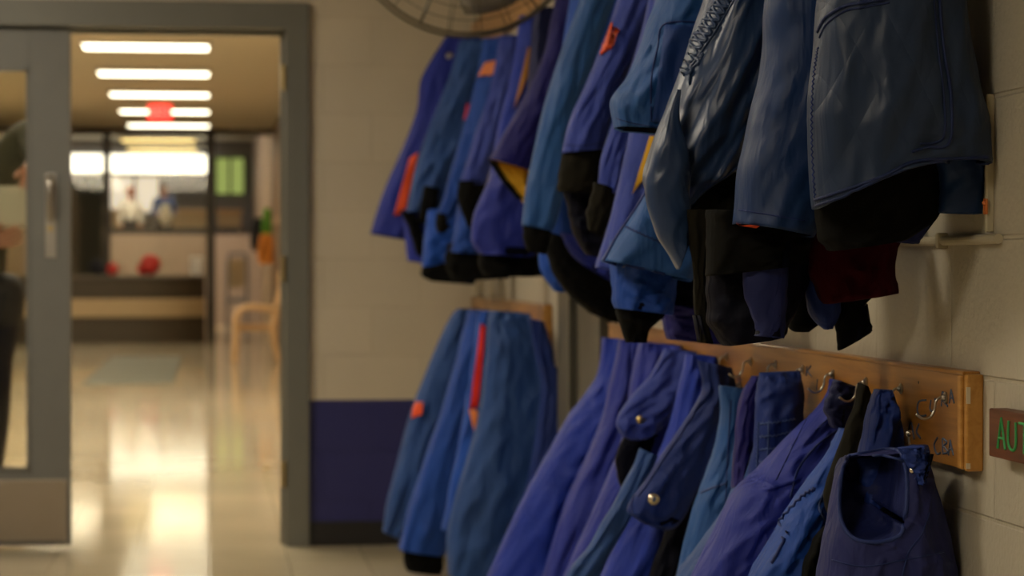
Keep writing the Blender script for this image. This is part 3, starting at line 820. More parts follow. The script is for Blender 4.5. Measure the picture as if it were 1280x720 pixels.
drape('hem', [(503, 262, 552, 262), (506, 295, 560, 300), (509, 326, 560, 334)], 9.18, j, 'purple_blue', th=.11, folds=3, amp=.01, seed=53)
drape('hem_rib', [(500, 262, 520, 268), (512, 290, 530, 296), (520, 318, 536, 326)], 9.08, j, 'black_rib', th=.05, folds=2, amp=.006, seed=54, taper=False)
patch(b, [(583, 130), (591, 130), (586, 148), (579, 150)], 'pink_trim', 'tab', 5, .006)
j = jacket('far mid blue jacket with peach and orange shoulder patch', 8.8)
b = drape('sleeve', hang_top((600, 40, 632, 40), 8.8) + [(604, 48, 640, 48), (596, 95, 630, 95), (582, 150, 616, 150), (566, 205, 598, 205), (553, 250, 578, 252), (545, 272, 562, 276)], 8.8, j, 'mid_blue', th=.13, folds=2.4, amp=.010, seed=55)
patch(b, [(606, 78), (626, 74), (624, 93), (597, 95)], 'peach_trim', 'shoulder_patch', 8, .008)
drape('cuff', [(546, 266, 560, 268), (544, 280, 558, 284), (546, 290, 556, 292)], 8.78, j, 'olive_rib', th=.06, folds=2, amp=.003, seed=56, taper=False)
drape('hem', [(535, 262, 590, 262), (530, 300, 585, 305), (527, 340, 580, 344)], 8.95, j, 'bright_blue', th=.12, folds=3, amp=.01, seed=57)
drape('hem_rib', [(527, 334, 600, 322), (527, 345, 600, 338), (540, 352, 592, 356)], 8.9, j, 'black_rib', th=.12, folds=4, amp=.008, seed=58, taper=False)
j = jacket('far pale violet blue jacket with square black cuff, centre of the far cluster', 8.45)
b = drape('sleeve', hang_top((625, 40, 650, 40), 8.45) + [(624, 45, 655, 45), (613, 110, 642, 110), (592, 175, 625, 175), (575, 232, 608, 230)], 8.45, j, 'violet_blue', th=.13, folds=2.6, amp=.011, seed=59)
drape('cuff', [(573, 226, 608, 226), (572, 250, 603, 252), (580, 272, 597, 276), (584, 284, 592, 286)], 8.44, j, 'black_rib', th=.09, folds=2, amp=.004, seed=60, rib=12, taper=False)
drape('hem', [(575, 240, 620, 240), (568, 290, 615, 295), (562, 315, 605, 318)], 8.6, j, 'mid_blue', th=.12, folds=3, amp=.01, seed=61)
drape('hem_rib', [(560, 304, 640, 306), (556, 330, 640, 332), (566, 352, 636, 348)], 8.62, j, 'black_rib', th=.12, folds=4, amp=.008, seed=62, taper=False)
j = jacket('far dark blue jacket with a long ochre lining strip down its front', 7.75)
b = drape('body', hang_top((650, 20, 690, 20), 8.05) + [(650, 20, 692, 20), (640, 90, 690, 90), (625, 150, 675, 160), (612, 220, 668, 225), (600, 290, 668, 296)], 7.75, j, 'royal', th=.14, folds=3, amp=.011, seed=63)
patch(b, [(660, 59), (673, 60), (654, 110), (642, 137)], 'ochre_lining', 'lining_strip', 8, .008)
drape('hem_rib', [(602, 288, 672, 290), (600, 320, 674, 322), (606, 344, 672, 346)], 7.8, j, 'black_rib', th=.12, folds=4, amp=.008, seed=64, taper=False)
j = jacket('far navy jacket directly under the right edge of the fan', 7.4)
drape('body', hang_top((672, 10, 696, 10), 7.65) + [(668, 10, 699, 10), (662, 80, 700, 80), (655, 180, 700, 180), (650, 290, 690, 296)], 7.4, j, 'navy', th=.12, folds=3, amp=.011, seed=65)
drape('hem_rib', [(648, 286, 692, 288), (650, 315, 690, 318), (655, 342, 680, 346)], 7.42, j, 'black_rib', th=.10, folds=4, amp=.008, seed=66, taper=False)

# ================================================================== lower row
# far cluster
p = pants('far slate blue snow pants with an orange spot, leftmost of the far cluster', 9.35, 1.0)
b = drape('leg', [(572, 386, 600, 386), (560, 402, 600, 402), (528, 475, 578, 475), (506, 540, 556, 545), (486, 620, 530, 622), (478, 664, 502, 674)], 9.1, p, 'slate_blue', th=.15, folds=3, amp=.012, seed=70)
patch(b, [(516, 503), (529, 502), (528, 518), (514, 523)], 'orange_trim', 'tab', 6, .008)
p = pants('far blue snow pants with black cuffs showing lowest in the far cluster', 9.05, 1.0)
b = drape('leg', [(585, 388, 615, 388), (575, 430, 620, 430), (556, 500, 600, 500), (532, 570, 580, 570), (510, 640, 565, 645), (498, 686, 556, 694)], 8.75, p, 'mid_blue', th=.15, folds=3, amp=.012, seed=71)
drape('cuff', [(505, 682, 554, 690), (504, 700, 554, 706), (508, 713, 552, 718)], 8.76, p, 'black_rib', th=.12, folds=3, amp=.005, seed=72, taper=False)
p = pants('far bright blue snow pants with a long red stripe ending in peach', 8.75, 1.0)
b = drape('leg', [(598, 388, 622, 390), (590, 450, 620, 450), (576, 540, 606, 540), (562, 610, 595, 610), (552, 662, 580, 668)], 8.4, p, 'bright_blue', th=.14, folds=2.5, amp=.011, seed=73)
patch(b, [(601, 404), (607, 408), (598, 508), (587, 512)], 'red_trim', 'stripe', 10, .008)
patch(b, [(586, 512), (596, 512), (602, 532), (594, 544)], 'peach_trim', 'stripe_tip', 6, .008)
p = pants('far broad blue snow pants, widest and foremost in the far cluster', 8.4, 1.0)
b = drape('leg', [(612, 388, 662, 392), (608, 430, 676, 435), (602, 500, 690, 500), (582, 580, 688, 590), (560, 660, 660, 668), (560, 718, 628, 730)], 7.65, p, 'slate_blue', th=.18, folds=3.6, amp=.015, seed=74, nu=56, nv=56)
p = pants('far dark navy snow pants at the right end of the far cluster', 8.0, 1.0)
b = drape('leg', [(662, 398, 680, 402), (668, 440, 692, 440), (676, 480, 706, 480), (674, 520, 708, 520), (660, 600, 702, 600), (645, 700, 680, 706), (640, 735, 668, 738)], 7.45, p, 'navy_mid', th=.16, folds=3, amp=.012, seed=75)

# middle and near cluster
p = pants('big royal purple snow pants, leftmost of the near cluster, spreading to the floor', 5.95)
b = drape('leg', [(755, 422, 800, 426), (745, 474, 812, 478), (712, 520, 805, 525), (684, 570, 790, 575), (655, 622, 775, 630), (608, 722, 745, 730), (560, 810, 700, 815)], 5.95, p, 'royal', th=.20, folds=3.4, amp=.018, seed=76, nu=60, nv=60)
b = drape('leg', [(775, 424, 815, 428), (765, 474, 822, 478), (750, 530, 812, 535), (722, 600, 790, 605), (690, 680, 775, 690), (660, 800, 745, 810)], 5.72, p, 'purple_blue', th=.16, folds=3, amp=.016, seed=77, nu=48, nv=48)
p = pants('violet blue overalls with drooping rounded bib flap and a dull snap', 5.4)
b = drape('leg', [(800, 428, 862, 432), (790, 480, 862, 480), (775, 560, 850, 560), (742, 640, 810, 645), (705, 722, 795, 722), (680, 800, 770, 800)], 5.42, p, 'purple_blue', th=.16, folds=3.5, amp=.014, seed=78, nu=48, nv=48)
b = drape('bib_flap', [(830, 436, 880, 440), (812, 470, 874, 472), (785, 500, 856, 505), (771, 526, 832, 530), (776, 543, 816, 545), (788, 550, 802, 550)], 5.22, p, 'violet_blue', th=.06, folds=3, amp=.010, seed=79)
snap(b, 801, 525, .008, 'brass')
drape('waist_opening', [(785, 535, 822, 535), (770, 570, 812, 570), (773, 600, 795, 605), (782, 622, 788, 622)], 5.29, p, 'dark_lining', th=.04, folds=2, amp=.004, seed=80)
p = pants('navy overalls with long pointed bib strap and shiny silver snap', 5.0)
b = drape('bib_strap', [(872, 450, 915, 460), (878, 486, 920, 494), (858, 522, 908, 532), (830, 566, 888, 582), (802, 606, 866, 625), (784, 636, 848, 656), (800, 652, 830, 664)], 4.80, p, 'navy_mid', th=.055, folds=2.2, amp=.008, seed=81, nu=48, nv=60)
snap(b, 817, 624, .0095)
piping(b, [(870, 498), (838, 548), (806, 592), (789, 632), (802, 650), (830, 660)], 'seam_dark', .0025)
drape('leg', [(858, 442, 905, 446), (848, 490, 900, 490), (828, 560, 895, 560), (785, 640, 870, 640), (752, 722, 835, 722), (720, 810, 800, 810)], 5.03, p, 'royal', th=.16, folds=3.5, amp=.014, seed=82, nu=48, nv=48)
drape('side_edge', [(800, 560, 822, 570), (772, 620, 798, 628), (740, 675, 768, 682), (708, 722, 745, 726), (680, 790, 715, 790)], 4.89, p, 'slate_blue', th=.05, folds=2, amp=.006, seed=83)
drape('inner_leg', [(850, 560, 890, 580), (838, 640, 868, 650), (812, 722, 845, 722), (800, 800, 830, 800)], 4.89, p, 'dark_lining', th=.06, folds=2, amp=.006, seed=84)
p = pants('bright teal snow pants with slanted pocket, between the silver snap and stitched strap', 4.57)
b = drape('leg', [(900, 482, 950, 488), (900, 530, 950, 530), (885, 590, 940, 590), (864, 645, 925, 648), (848, 722, 900, 722), (832, 800, 890, 800)], 4.57, p, 'teal_blue', th=.15, folds=3, amp=.013, seed=85, nu=48, nv=48)
piping(b, [(914, 500), (910, 560), (908, 605), (905, 680), (900, 718)], 'seam_dark', .002)
piping(b, [(876, 616), (890, 610), (908, 604)], 'seam_light', .003, name='pocket_edge')
p = pants('slate blue overalls hung by a wide strap with rows of stitches', 4.32, .95)
b = drape('strap', [(950, 466, 1000, 464), (946, 490, 1003, 484), (944, 520, 1004, 510), (942, 560, 1002, 560), (934, 600, 985, 605)], 4.20, p, 'navy_mid', th=.06, folds=2, amp=.007, seed=86, nu=48, nv=40)
for k in range(4):
    piping(b, [(950, 530 + k * 16), (972, 528 + k * 16), (994, 524 + k * 14)], 'seam_light', .0024, zig=1.0, n=20, name='stitch_row')
piping(b, [(948, 528), (947, 560), (946, 590)], 'seam_light', .0024, zig=1.0, n=24, name='stitch_row')
piping(b, [(961, 526), (960, 560), (958, 592)], 'seam_light', .0022, name='stitch_row')
drape('strap_edge', [(940, 470, 958, 470), (925, 500, 950, 500), (918, 560, 944, 545), (915, 610, 930, 590)], 4.27, p, 'deep_violet', th=.04, folds=2, amp=.005, seed=87)
drape('leg', [(935, 540, 1000, 540), (925, 590, 1000, 590), (905, 640, 985, 645), (870, 690, 955, 690), (848, 722, 940, 722), (815, 820, 920, 820)], 4.34, p, 'slate_blue', th=.15, folds=3.4, amp=.013, seed=88, nu=48, nv=50)
p = pants('big royal purple overalls with tall folded top, spreading wide below the board', 3.99, .95)
b = drape('leg', [(1041, 474, 1082, 480), (1030, 502, 1082, 505), (986, 548, 1072, 552), (948, 590, 1060, 592), (920, 620, 1040, 622), (890, 675, 1018, 680), (866, 724, 1005, 724), (830, 800, 990, 805)], 4.02, p, 'purple_blue', th=.17, folds=3.4, amp=.013, seed=89, nu=72, nv=72)
piping(b, [(1046, 538), (1020, 558), (998, 586), (988, 622)], 'seam_dark', .0026)
piping(b, [(1020, 500), (1000, 540), (970, 600)], 'seam_dark', .0014)
drape('top_fold', [(1043, 474, 1078, 486), (1036, 490, 1076, 500), (1030, 512, 1072, 515), (1040, 535, 1070, 535)], 3.875, p, 'navy', th=.035, folds=2, amp=.005, seed=90)
p = pants('blue snow pants with wavy piped seam and black elastic inner strap', 3.84, .95)
b = drape('leg', [(1050, 535, 1085, 540), (1038, 560, 1075, 565), (1018, 590, 1062, 600), (990, 630, 1045, 640), (962, 680, 1035, 690), (938, 724, 1022, 724), (915, 800, 1010, 800)], 3.82, p, 'mid_blue', th=.12, folds=3, amp=.010, seed=91, nu=56, nv=56)
piping(b, [(1018, 611), (1003, 620), (980, 645), (962, 668), (948, 692)], 'seam_dark', .004, zig=1.3, n=28)
drape('black_strap', [(1072, 478, 1086, 484), (1068, 510, 1092, 515), (1052, 550, 1088, 555), (1038, 590, 1076, 595), (1030, 620, 1060, 625), (1038, 650, 1050, 655)], 3.73, p, 'olive_rib', th=.045, folds=2, amp=.006, seed=92, nu=40, nv=50)
piping(b, [(1032, 610), (1024, 632), (1032, 652), (1044, 666)], 'seam_light', .003, name='piped_edge')
drape('inner_strap', [(1038, 650, 1060, 660), (1020, 672, 1042, 690), (1006, 705, 1030, 724), (1000, 760, 1024, 770)], 3.73, p, 'black_rib', th=.04, folds=2, amp=.005, seed=93)
p = pants('small blue folded cloth top hooked alone, right of the black elastic strap', 3.62, .95)
b = drape('leg', [(1096, 487, 1113, 487), (1089, 500, 1118, 498), (1083, 525, 1124, 522), (1076, 560, 1128, 560), (1068, 620, 1130, 620), (1060, 720, 1130, 720), (1050, 800, 1130, 800)], 3.61, p, 'navy_mid', th=.07, folds=2.5, amp=.011, seed=94, nu=44, nv=60)
p = pants('nearest dark blue overalls with a round open waist facing out, on a low hook', 3.45, .90)
HOLE = [(1062, 570), (1085, 566), (1110, 562), (1126, 566), (1133, 590), (1134, 620), (1131, 650), (1126, 668), (1108, 676), (1088, 678), (1066, 672), (1053, 655), (1049, 632), (1050, 605), (1054, 585)]
b = drape('torso', [(1072, 569, 1146, 560), (1058, 579, 1155, 575), (1048, 600, 1163, 598), (1040, 640, 1175, 640), (1032, 680, 1184, 676), (1024, 724, 1194, 724), (1012, 800, 1204, 800), (1010, 900, 1210, 900)], 3.45, p, 'violet_blue_hood', th=.17, folds=3.2, amp=.007, seed=95, nu=140, nv=150, hole=HOLE)
# dark pocket behind the opening
bm = bmesh.new(); rim = []
for (x, y) in smooth_pts(HOLE + [HOLE[0]], 60)[:-1]: rim.append(hit(b, x, y, -.001))
cen = sum(rim, Vector()) / len(rim); prev = [bm.verts.new(q) for q in rim]
for s_, dp in ((.98, .03), (.93, .06), (.82, .085), (.6, .10), (.3, .105)):
    ring = []
    for k, q in enumerate(rim):
        w = cen + (q - cen) * s_; w.y += dp * (.8 + .3 * noise.noise(q * 18 + Vector((s_ * 3, 0, 0))))
        w.y = min(w.y, 3.52); ring.append(bm.verts.new(w))
    for k in range(len(rim)): bm.faces.new((prev[k], prev[(k + 1) % len(rim)], ring[(k + 1) % len(rim)], ring[k]))
    prev = ring
bm.faces.new(prev)
bm_obj('waist_lining', bm, 'navy', p, smooth=True)
bm = bmesh.new(); tube(bm, rim + [rim[0]], .0034, 8, cap=False); bm_obj('waist_piping', bm, 'seam_dark', p, smooth=True)
# folded elastic inside the waist
for k in range(4):
    bm = bmesh.new(); tube(bm, [at(x, y, 3.462 - .002 * k) for x, y in smooth_pts([(1088, 652 + k * 5), (1100, 640 + k * 5), (1115, 631 + k * 5), (1131, 626 + k * 5)], 12)], .0036, 8)
    bm_obj('inner_elastic', bm, 'black_rib', p, smooth=True)
b0 = drape('inner_fold', [(1072, 572, 1130, 568), (1076, 600, 1128, 596), (1082, 630, 1130, 615), (1096, 650, 1130, 640)], 3.49, p, 'navy_mid', th=.03, folds=3, amp=.005, seed=97, nu=44, nv=30)
b0 = drape('waist_tuft', [(1124, 560, 1158, 556), (1130, 575, 1160, 574), (1138, 592, 1158, 592), (1142, 605, 1156, 604)], 3.38, p, 'navy_mid', th=.035, folds=4, amp=.006, seed=98, taper=False)
piping(b, [(1068, 566), (1090, 560), (1126, 556), (1132, 562)], 'seam_dark', .003, name='waist_fold')
piping(b, [(1162, 640), (1152, 668), (1136, 690), (1128, 720)], 'seam_dark', .002)
snap(b, 1141, 588, .004)
piping(b, [(1040, 700), (1080, 708), (1130, 700), (1180, 690)], 'seam_dark', .0014)
# ================================================================== corridor beyond the door
struct(boxo('wall_corridor', (1.08, 1.28, FY + .25, 68, 0, 4.6), 'corr_wall'))
struct(boxo('wall_far_left', (-4.0, -3.8, FY + .2, 68, 0, 4.6), 'corr_wall'))
struct(boxo('ceiling_corridor', (-3.8, 1.28, FY + .2, 41.0, CEIL, CEIL + .12), 'corr_ceiling'))
struct(boxo('ceiling_hall', (-3.8, 1.28, 41.0, 61, 4.35, 4.47), 'corr_ceiling'))
def trof(Y, label, mat='lamp_on', x=-.66, w=1.30, d=.60, z=CEIL, grp=None, frame='ceiling_white'):
    t = thing('ceiling_light', label, 'light', (x, Y, z), grp)
    bm = bmesh.new()
    for a in ((x - w / 2 - .03, x - w / 2, Y - d / 2 - .03, Y + d / 2 + .03), (x + w / 2, x + w / 2 + .03, Y - d / 2 - .03, Y + d / 2 + .03),
              (x - w / 2, x + w / 2, Y - d / 2 - .03, Y - d / 2), (x - w / 2, x + w / 2, Y + d / 2, Y + d / 2 + .03)):
        box(bm, *a, z - .05, z)
    bm_obj('frame', bm, frame, t)
    boxo('diffuser', (x - w / 2, x + w / 2, Y - d / 2, Y + d / 2, z - .052, z - .005), mat, t, .006)
    return t
names = ['nearest and widest bright ceiling light beyond the door', 'second bright ceiling light beyond the door',
         'third bright ceiling light beyond the door', 'bright ceiling light partly behind the red exit sign', 'bright ceiling light just below the exit sign, before the glazed screen']
for i in range(5): trof(25.4 + 3.47 * i, names[i])
for i, (Y, nm) in enumerate(((43.8, 'upper yellow hanging light behind the glazed screen'), (47.2, 'lower yellow hanging light behind the glazed screen'))):
    t = trof(Y, nm, 'lamp_yellow', -.92, 1.32, .62, CEIL)
    bm = bmesh.new()
    for sx in (-1.3, -.5): tube(bm, [(sx, Y, CEIL - .01), (sx, Y, 4.35)], .008, 6)
    bm_obj('suspension_rod', bm, 'post_dark', t)
# unseen lights continuing the run, added to brighten the near corridor
for Y in (11.9, 16.0, 20.4):
    trof(Y, 'added unseen corridor fill light nearer than the visible row', 'lamp_fill', grp='added corridor fill lights above the frame')
for Y in (12.5, 15.5, 18.5, 21.5, 24.2):  # invented second row, kept out of view, added to brighten the corridor
    trof(Y, 'added unseen corridor fill light in a left row hidden by the door', 'lamp_fill', x=-3.05, grp='added left row of corridor fill lights')
for Y in (28.5, 31.5, 34):  # invented shorter lights, out of view, added to lift the far corridor
    trof(Y, 'added short unseen corridor fill light in a left row hidden by the door', 'lamp_fill', x=-3.38, w=.6, d=.9, grp='added short left row of corridor fill lights')
for Y in (44.6, 49.0, 53.4):  # invented lights out of view behind the header, added to brighten the hall
    for x in (-3.05, -.6): trof(Y, 'added unseen hall fill light above the glazed screen header', 'lamp_hall_fill', x=x, z=4.35, grp='added hall fill lights above the header')
# exit sign
t = thing('exit_sign', 'red lit exit sign hanging below the corridor ceiling', 'sign', (-.67, 33, 3.4))
boxo('housing', (-.83, -.51, 33, 33.06, 3.18, 3.39), 'exit_red', t, .01)
bm = bmesh.new(); Yx = 32.99
def seg(a, b): tube(bm, [(a[0], Yx, a[1]), (b[0], Yx, b[1])], .007, 5)
for i, ch in enumerate('EXIT'):
    x = -.795 + i * .068; w = .045; z0, z1 = 3.235, 3.35
    if ch == 'E': [seg(*s) for s in (((x, z0), (x, z1)), ((x, z1), (x + w, z1)), ((x, (z0 + z1) / 2), (x + w * .8, (z0 + z1) / 2)), ((x, z0), (x + w, z0)))]
    if ch == 'X': seg((x, z0), (x + w, z1)); seg((x, z1), (x + w, z0))
    if ch == 'I': seg((x + w / 2, z0), (x + w / 2, z1))
    if ch == 'T': seg((x, z1), (x + w, z1)); seg((x + w / 2, z0), (x + w / 2, z1))
bm_obj('exit_letters', bm, 'exit_pale', t)
bm = bmesh.new(); tube(bm, [(-.67, 33.03, 3.38), (-.67, 33.03, CEIL)], .012, 8); bm_obj('stem', bm, 'ceiling_white', t)

# floor mat
bm = bmesh.new(); box(bm, -1.25, -.36, 23.9, 31.4, 0, .012, .004)
tag(bm_obj('floor_mat', bm, 'mat_grey'), 'grey mat lying on the shiny corridor floor', 'mat')

# glazed screen: posts and header
t = thing('glazed_screen', 'dark framed glass screen across the corridor', 'glass screen', (-.8, 41, 0))
def px2x(px, Y): return at(px, 336, Y).x
for a, b in ((129, 138), (258, 269)): boxo('post', (px2x(a, 41), px2x(b, 41), 40.95, 41.08, 0, CEIL), 'post_dark', t, .005)
boxo('header', (-3.79, 1.07, 40.93, 41.1, CEIL - .10, CEIL - .001), 'post_dark', t, .005)
boxo('pane', (px2x(138, 41), px2x(258, 41), 41.0, 41.01, .98, CEIL - .1), 'glass', t)
boxo('pane', (-3.79, px2x(129, 41), 41.0, 41.01, .98, CEIL - .1), 'glass', t)
# dark panel
x0, x1 = px2x(88, 42), px2x(131, 42)
bm = bmesh.new(); box(bm, x0 - .6, x1, 42, 42.1, 0, 2.82, .01)
tag(bm_obj('dark_partition', bm, 'panel_green'), 'tall dark olive panel behind the left post of the glass screen', 'panel')
# long curved bench
t = thing('banquette_bench', 'long dark curved bench with a tan band of seat cushion', 'bench', (-1.6, 38, 0))
def curved(name, r0, r1, z0, z1, mat, n=40):
    bm = bmesh.new(); V = []
    xc = -1.75; half = 1.68
    for i in range(n + 1):
        a = -1 + 2 * i / n; x = xc + half * a; yf = 37.2 + .5 * (a ** 4)
        V.append([bm.verts.new((x, yf + r0, z0)), bm.verts.new((x, yf + r0, z1 - .02)), bm.verts.new((x, yf + r0 + .02, z1)), bm.verts.new((x, yf + r1, z1)), bm.verts.new((x, yf + r1, z0))])
    for A, B in zip(V, V[1:]):
        for k in range(5): bm.faces.new((A[k], A[(k + 1) % 5], B[(k + 1) % 5], B[k]))
    bm.faces.new(V[0]); bm.faces.new(V[-1][::-1]); return bm_obj(name, bm, mat, t)
curved('plinth', .04, 1.7, 0, .40, 'bench_dark'); curved('seat_cushion', 0, 1.6, .40, .68, 'bench_tan')
curved('backrest', .30, 1.6, .68, .99, 'bench_dark'); curved('top_ledge', .26, 1.9, .99, 1.04, 'bench_grey')
# small things on the ledge
bm = bmesh.new(); sph(bm, (px2x(188, 38.3), 38.3, 1.04 + .17), .16, (1, 1, 1.05)); sph(bm, (px2x(179, 38.3), 38.35, 1.14), .10)
tag(bm_obj('red_ball_toy', bm, 'red_plastic', smooth=True), 'blurred red rounded toy on the bench top near its middle', 'toy')
bm = bmesh.new(); sph(bm, (px2x(141, 38.3), 38.3, 1.04 + .10), .10, (1, 1, 1))
tag(bm_obj('red_ball', bm, 'red_plastic', smooth=True), 'small red ball on the left part of bench top', 'ball')
bm = bmesh.new(); box(bm, px2x(239, 40), px2x(254, 40), 38.6, 38.75, 1.04, 1.34, .02); box(bm, px2x(241, 40), px2x(252, 40), 38.58, 38.6, 1.09, 1.30, .01)
tag(bm_obj('white_carton', bm, 'shirt_white'), 'pale carton standing on the right end of bench top', 'carton')
bm = bmesh.new(); sph(bm, (px2x(122, 38.3), 38.3, 1.04 + .135), .13, (1, .9, 1)); sph(bm, (px2x(127, 38.3), 38.25, 1.12), .07)
tag(bm_obj('black_bag', bm, 'black_cloth', smooth=True), 'small black bag on the bench top before the dark panel', 'bag')

# hall behind
struct(boxo('trim_3', (-3.8, 1.08, 50, 50.15, 0, 1.86), 'mauve'))
struct(boxo('trim_4', (-3.79, 1.07, 50.16, 59.9, .9, 1.3), 'mauve'))
s60 = F / 60
def z60(py, Y=60): return 1.145 + (336 - py) * Y / F
o = struct(boxo('wall_far', (-3.8, 1.28, 60, 60.2, 0, 4.4), 'grey_wall'))
def win(n, pa, pb, ya, yb, mat, bars=1):
    x0, x1 = px2x(pa, 59.9), px2x(pb, 59.9); z0, z1 = z60(yb), z60(ya)
    o = boxo('window_%d' % n, (x0, x1, 59.93, 59.96, z0, z1), mat); struct(o)
    bm = bmesh.new()
    for k in range(bars + 2):
        x = x0 + (x1 - x0) * k / (bars + 1); box(bm, x - .03, x + .03, 59.88, 59.93, z0, z1)
    box(bm, x0, x1, 59.88, 59.93, z0 - .04, z0); box(bm, x0, x1, 59.88, 59.93, z1, z1 + .04)
    bm_obj('window_frame', bm, 'post_dark', o)
win(1, 60, 264, 195, 218, 'window_bright', 0)
win(2, 137, 200, 222, 266, 'window_soft', 1)
win(3, 269, 306, 199, 243, 'window_green', 1)
# bookcases and counter behind the partition
for i, (a, b, lab) in enumerate(((140, 178, 'left low tan shelf unit far behind the glass, under pale window'), (214, 262, 'long low tan shelf unit far behind the glass, right of the blue shirted person'), (272, 302, 'tan shelf unit far behind, under the green window'))):
    x0, x1 = px2x(a, 58), px2x(b, 58); t = thing('shelf_unit', lab, 'shelf', ((x0 + x1) / 2, 58, 1.3))
    boxo('carcass', (x0, x1, 58, 58.5, 1.3, z60(264, 58)), 'tan_wood', t, .01)
    boxo('top', (x0 - .04, x1 + .04, 57.95, 58.5, z60(264, 58), z60(262, 58)), 'pale_wood', t, .01)
    bm = bmesh.new()
    for k in range(4):
        u = x0 + (x1 - x0) * (k + .5) / 4; box(bm, u - (x1 - x0) * .10, u + (x1 - x0) * .10, 57.96, 58.0, 1.9, z60(268, 58))
    bm_obj('door', bm, 'bench_tan', t)
boxc = boxo('counter', (px2x(137, 52), px2x(300, 52), 51.6, 52.3, 1.3, z60(285, 52)), 'black_cloth', bev=.02)
tag(boxc, 'long dark counter far behind the glass screen above the mauve partition', 'counter')
for o in (boxc,): pass
# right side of the corridor
t = thing('coat_rail', 'brown wooden coat rail board on the right corridor wall', 'coat rail', (1.06, 33, 1.9))
boxo('panel', (1.03, 1.08, 29.5, 40.5, .05, 2.9), 'brown_wall', t, .01); boxo('rail', (1.0, 1.03, 29.6, 40.3, 1.80, 1.92), 'tan_wood', t, .008)
def hanging(name, label, px, py0, py1, w, Y, mat, cat):
    t = thing(name, label, cat, at(px, py0, Y))
    P = [(px - w * .2, py0, px + w * .2, py0), (px - w * .45, py0 + 4, px + w * .45, py0 + 4), (px - w * .5, (py0 + py1) / 2, px + w * .5, (py0 + py1) / 2), (px - w * .55, py1, px + w * .5, py1)]
    drape('body', P, Y, t, mat, th=.22, folds=3, amp=.02, seed=px, nu=30, nv=20)
    drape('sleeve', [(px - w * .4, py0 + 4, px - w * .2, py0 + 3), (px - w * .6, (py0 + py1) / 2, px - w * .35, (py0 + py1) / 2), (px - w * .62, py1 - 6, px - w * .4, py1 - 6)], Y - .12, t, mat, th=.12, folds=2, amp=.01, seed=px + 1, nu=20, nv=16)
hanging('hanging_coat', 'black coat hanging far right in the corridor', 322, 272, 314, 15, 36, 'black_cloth', 'coat')
hanging('hanging_coat', 'green cloth hanging far right in the corridor', 334, 260, 296, 11, 34.5, 'green_cloth', 'coat')
hanging('hanging_coat', 'orange coat hanging low at the right corridor wall', 333, 292, 330, 18, 33, 'orange_cloth', 'coat')
# wooden armchair facing left
def chair():
    Y = 29.5; s = F / Y
    X0 = px2x(293, Y); X1 = px2x(352, Y)
    t = thing('wooden_armchair', 'pale bentwood armchair on the shiny floor beside the corridor wall', 'chair', ((X0 + X1) / 2, Y, 0))
    w = .52
    for yy in (Y, Y + w):
        bm = bmesh.new(); tube(bm, smooth_pts([(X0, yy, 0), (X0 + .02, yy, .3), (X0 + .03, yy, .56), (X0 + .12, yy, .66), (X0 + .3, yy, .67), (X1 - .05, yy, .63)], 26), .038, 10)
        bm_obj('front_leg', bm, 'pale_wood', t, smooth=True)
        bm = bmesh.new(); tube(bm, smooth_pts([(X1 - .02, yy, 0), (X1 - .10, yy, .35), (X1 - .04, yy, .7), (X1 + .06, yy, 1.13)], 22), .035, 10)
        bm_obj('rear_leg', bm, 'pale_wood', t, smooth=True)
    bm = bmesh.new(); box(bm, X0 + .03, X1 - .08, Y + .02, Y + w - .02, .38, .46, .02); bm_obj('seat', bm, 'tan_wood', t)
    bm = bmesh.new(); box(bm, X1 - .03, X1 + .03, Y + .02, Y + w - .02, .62, 1.10, .02); bm_obj('backrest', bm, 'pale_wood', t)
    bm = bmesh.new(); box(bm, X0 + .02, X0 + .06, Y, Y + w, .30, .38, .01); bm_obj('stretcher', bm, 'pale_wood', t)
chair()
def walker():
    Y = 38.; X0 = px2x(284, Y); X1 = px2x(309, Y)
    t = thing('metal_frame_chair', 'blue grey metal framed seat far right beyond the bench', 'chair', ((X0 + X1) / 2, Y, 0))
    for yy in (Y, Y + .4):
        bm = bmesh.new(); tube(bm, smooth_pts([(X0, yy, 0), (X0, yy, .5), (X0 + .02, yy, 1.30), (X0 + .1, yy, 1.38), (X1 - .05, yy, 1.38), (X1, yy, 1.2), (X1, yy, 0)], 40), .022, 8)
        bm_obj('frame', bm, 'blue_frame', t, smooth=True)
    boxo('seat', (X0, X1, Y, Y + .4, .62, .68), 'blue_frame', t, .01); boxo('back_panel', (X0 + .03, X1 - .03, Y + .36, Y + .40, .85, 1.3), 'bench_tan', t, .01)
walker()

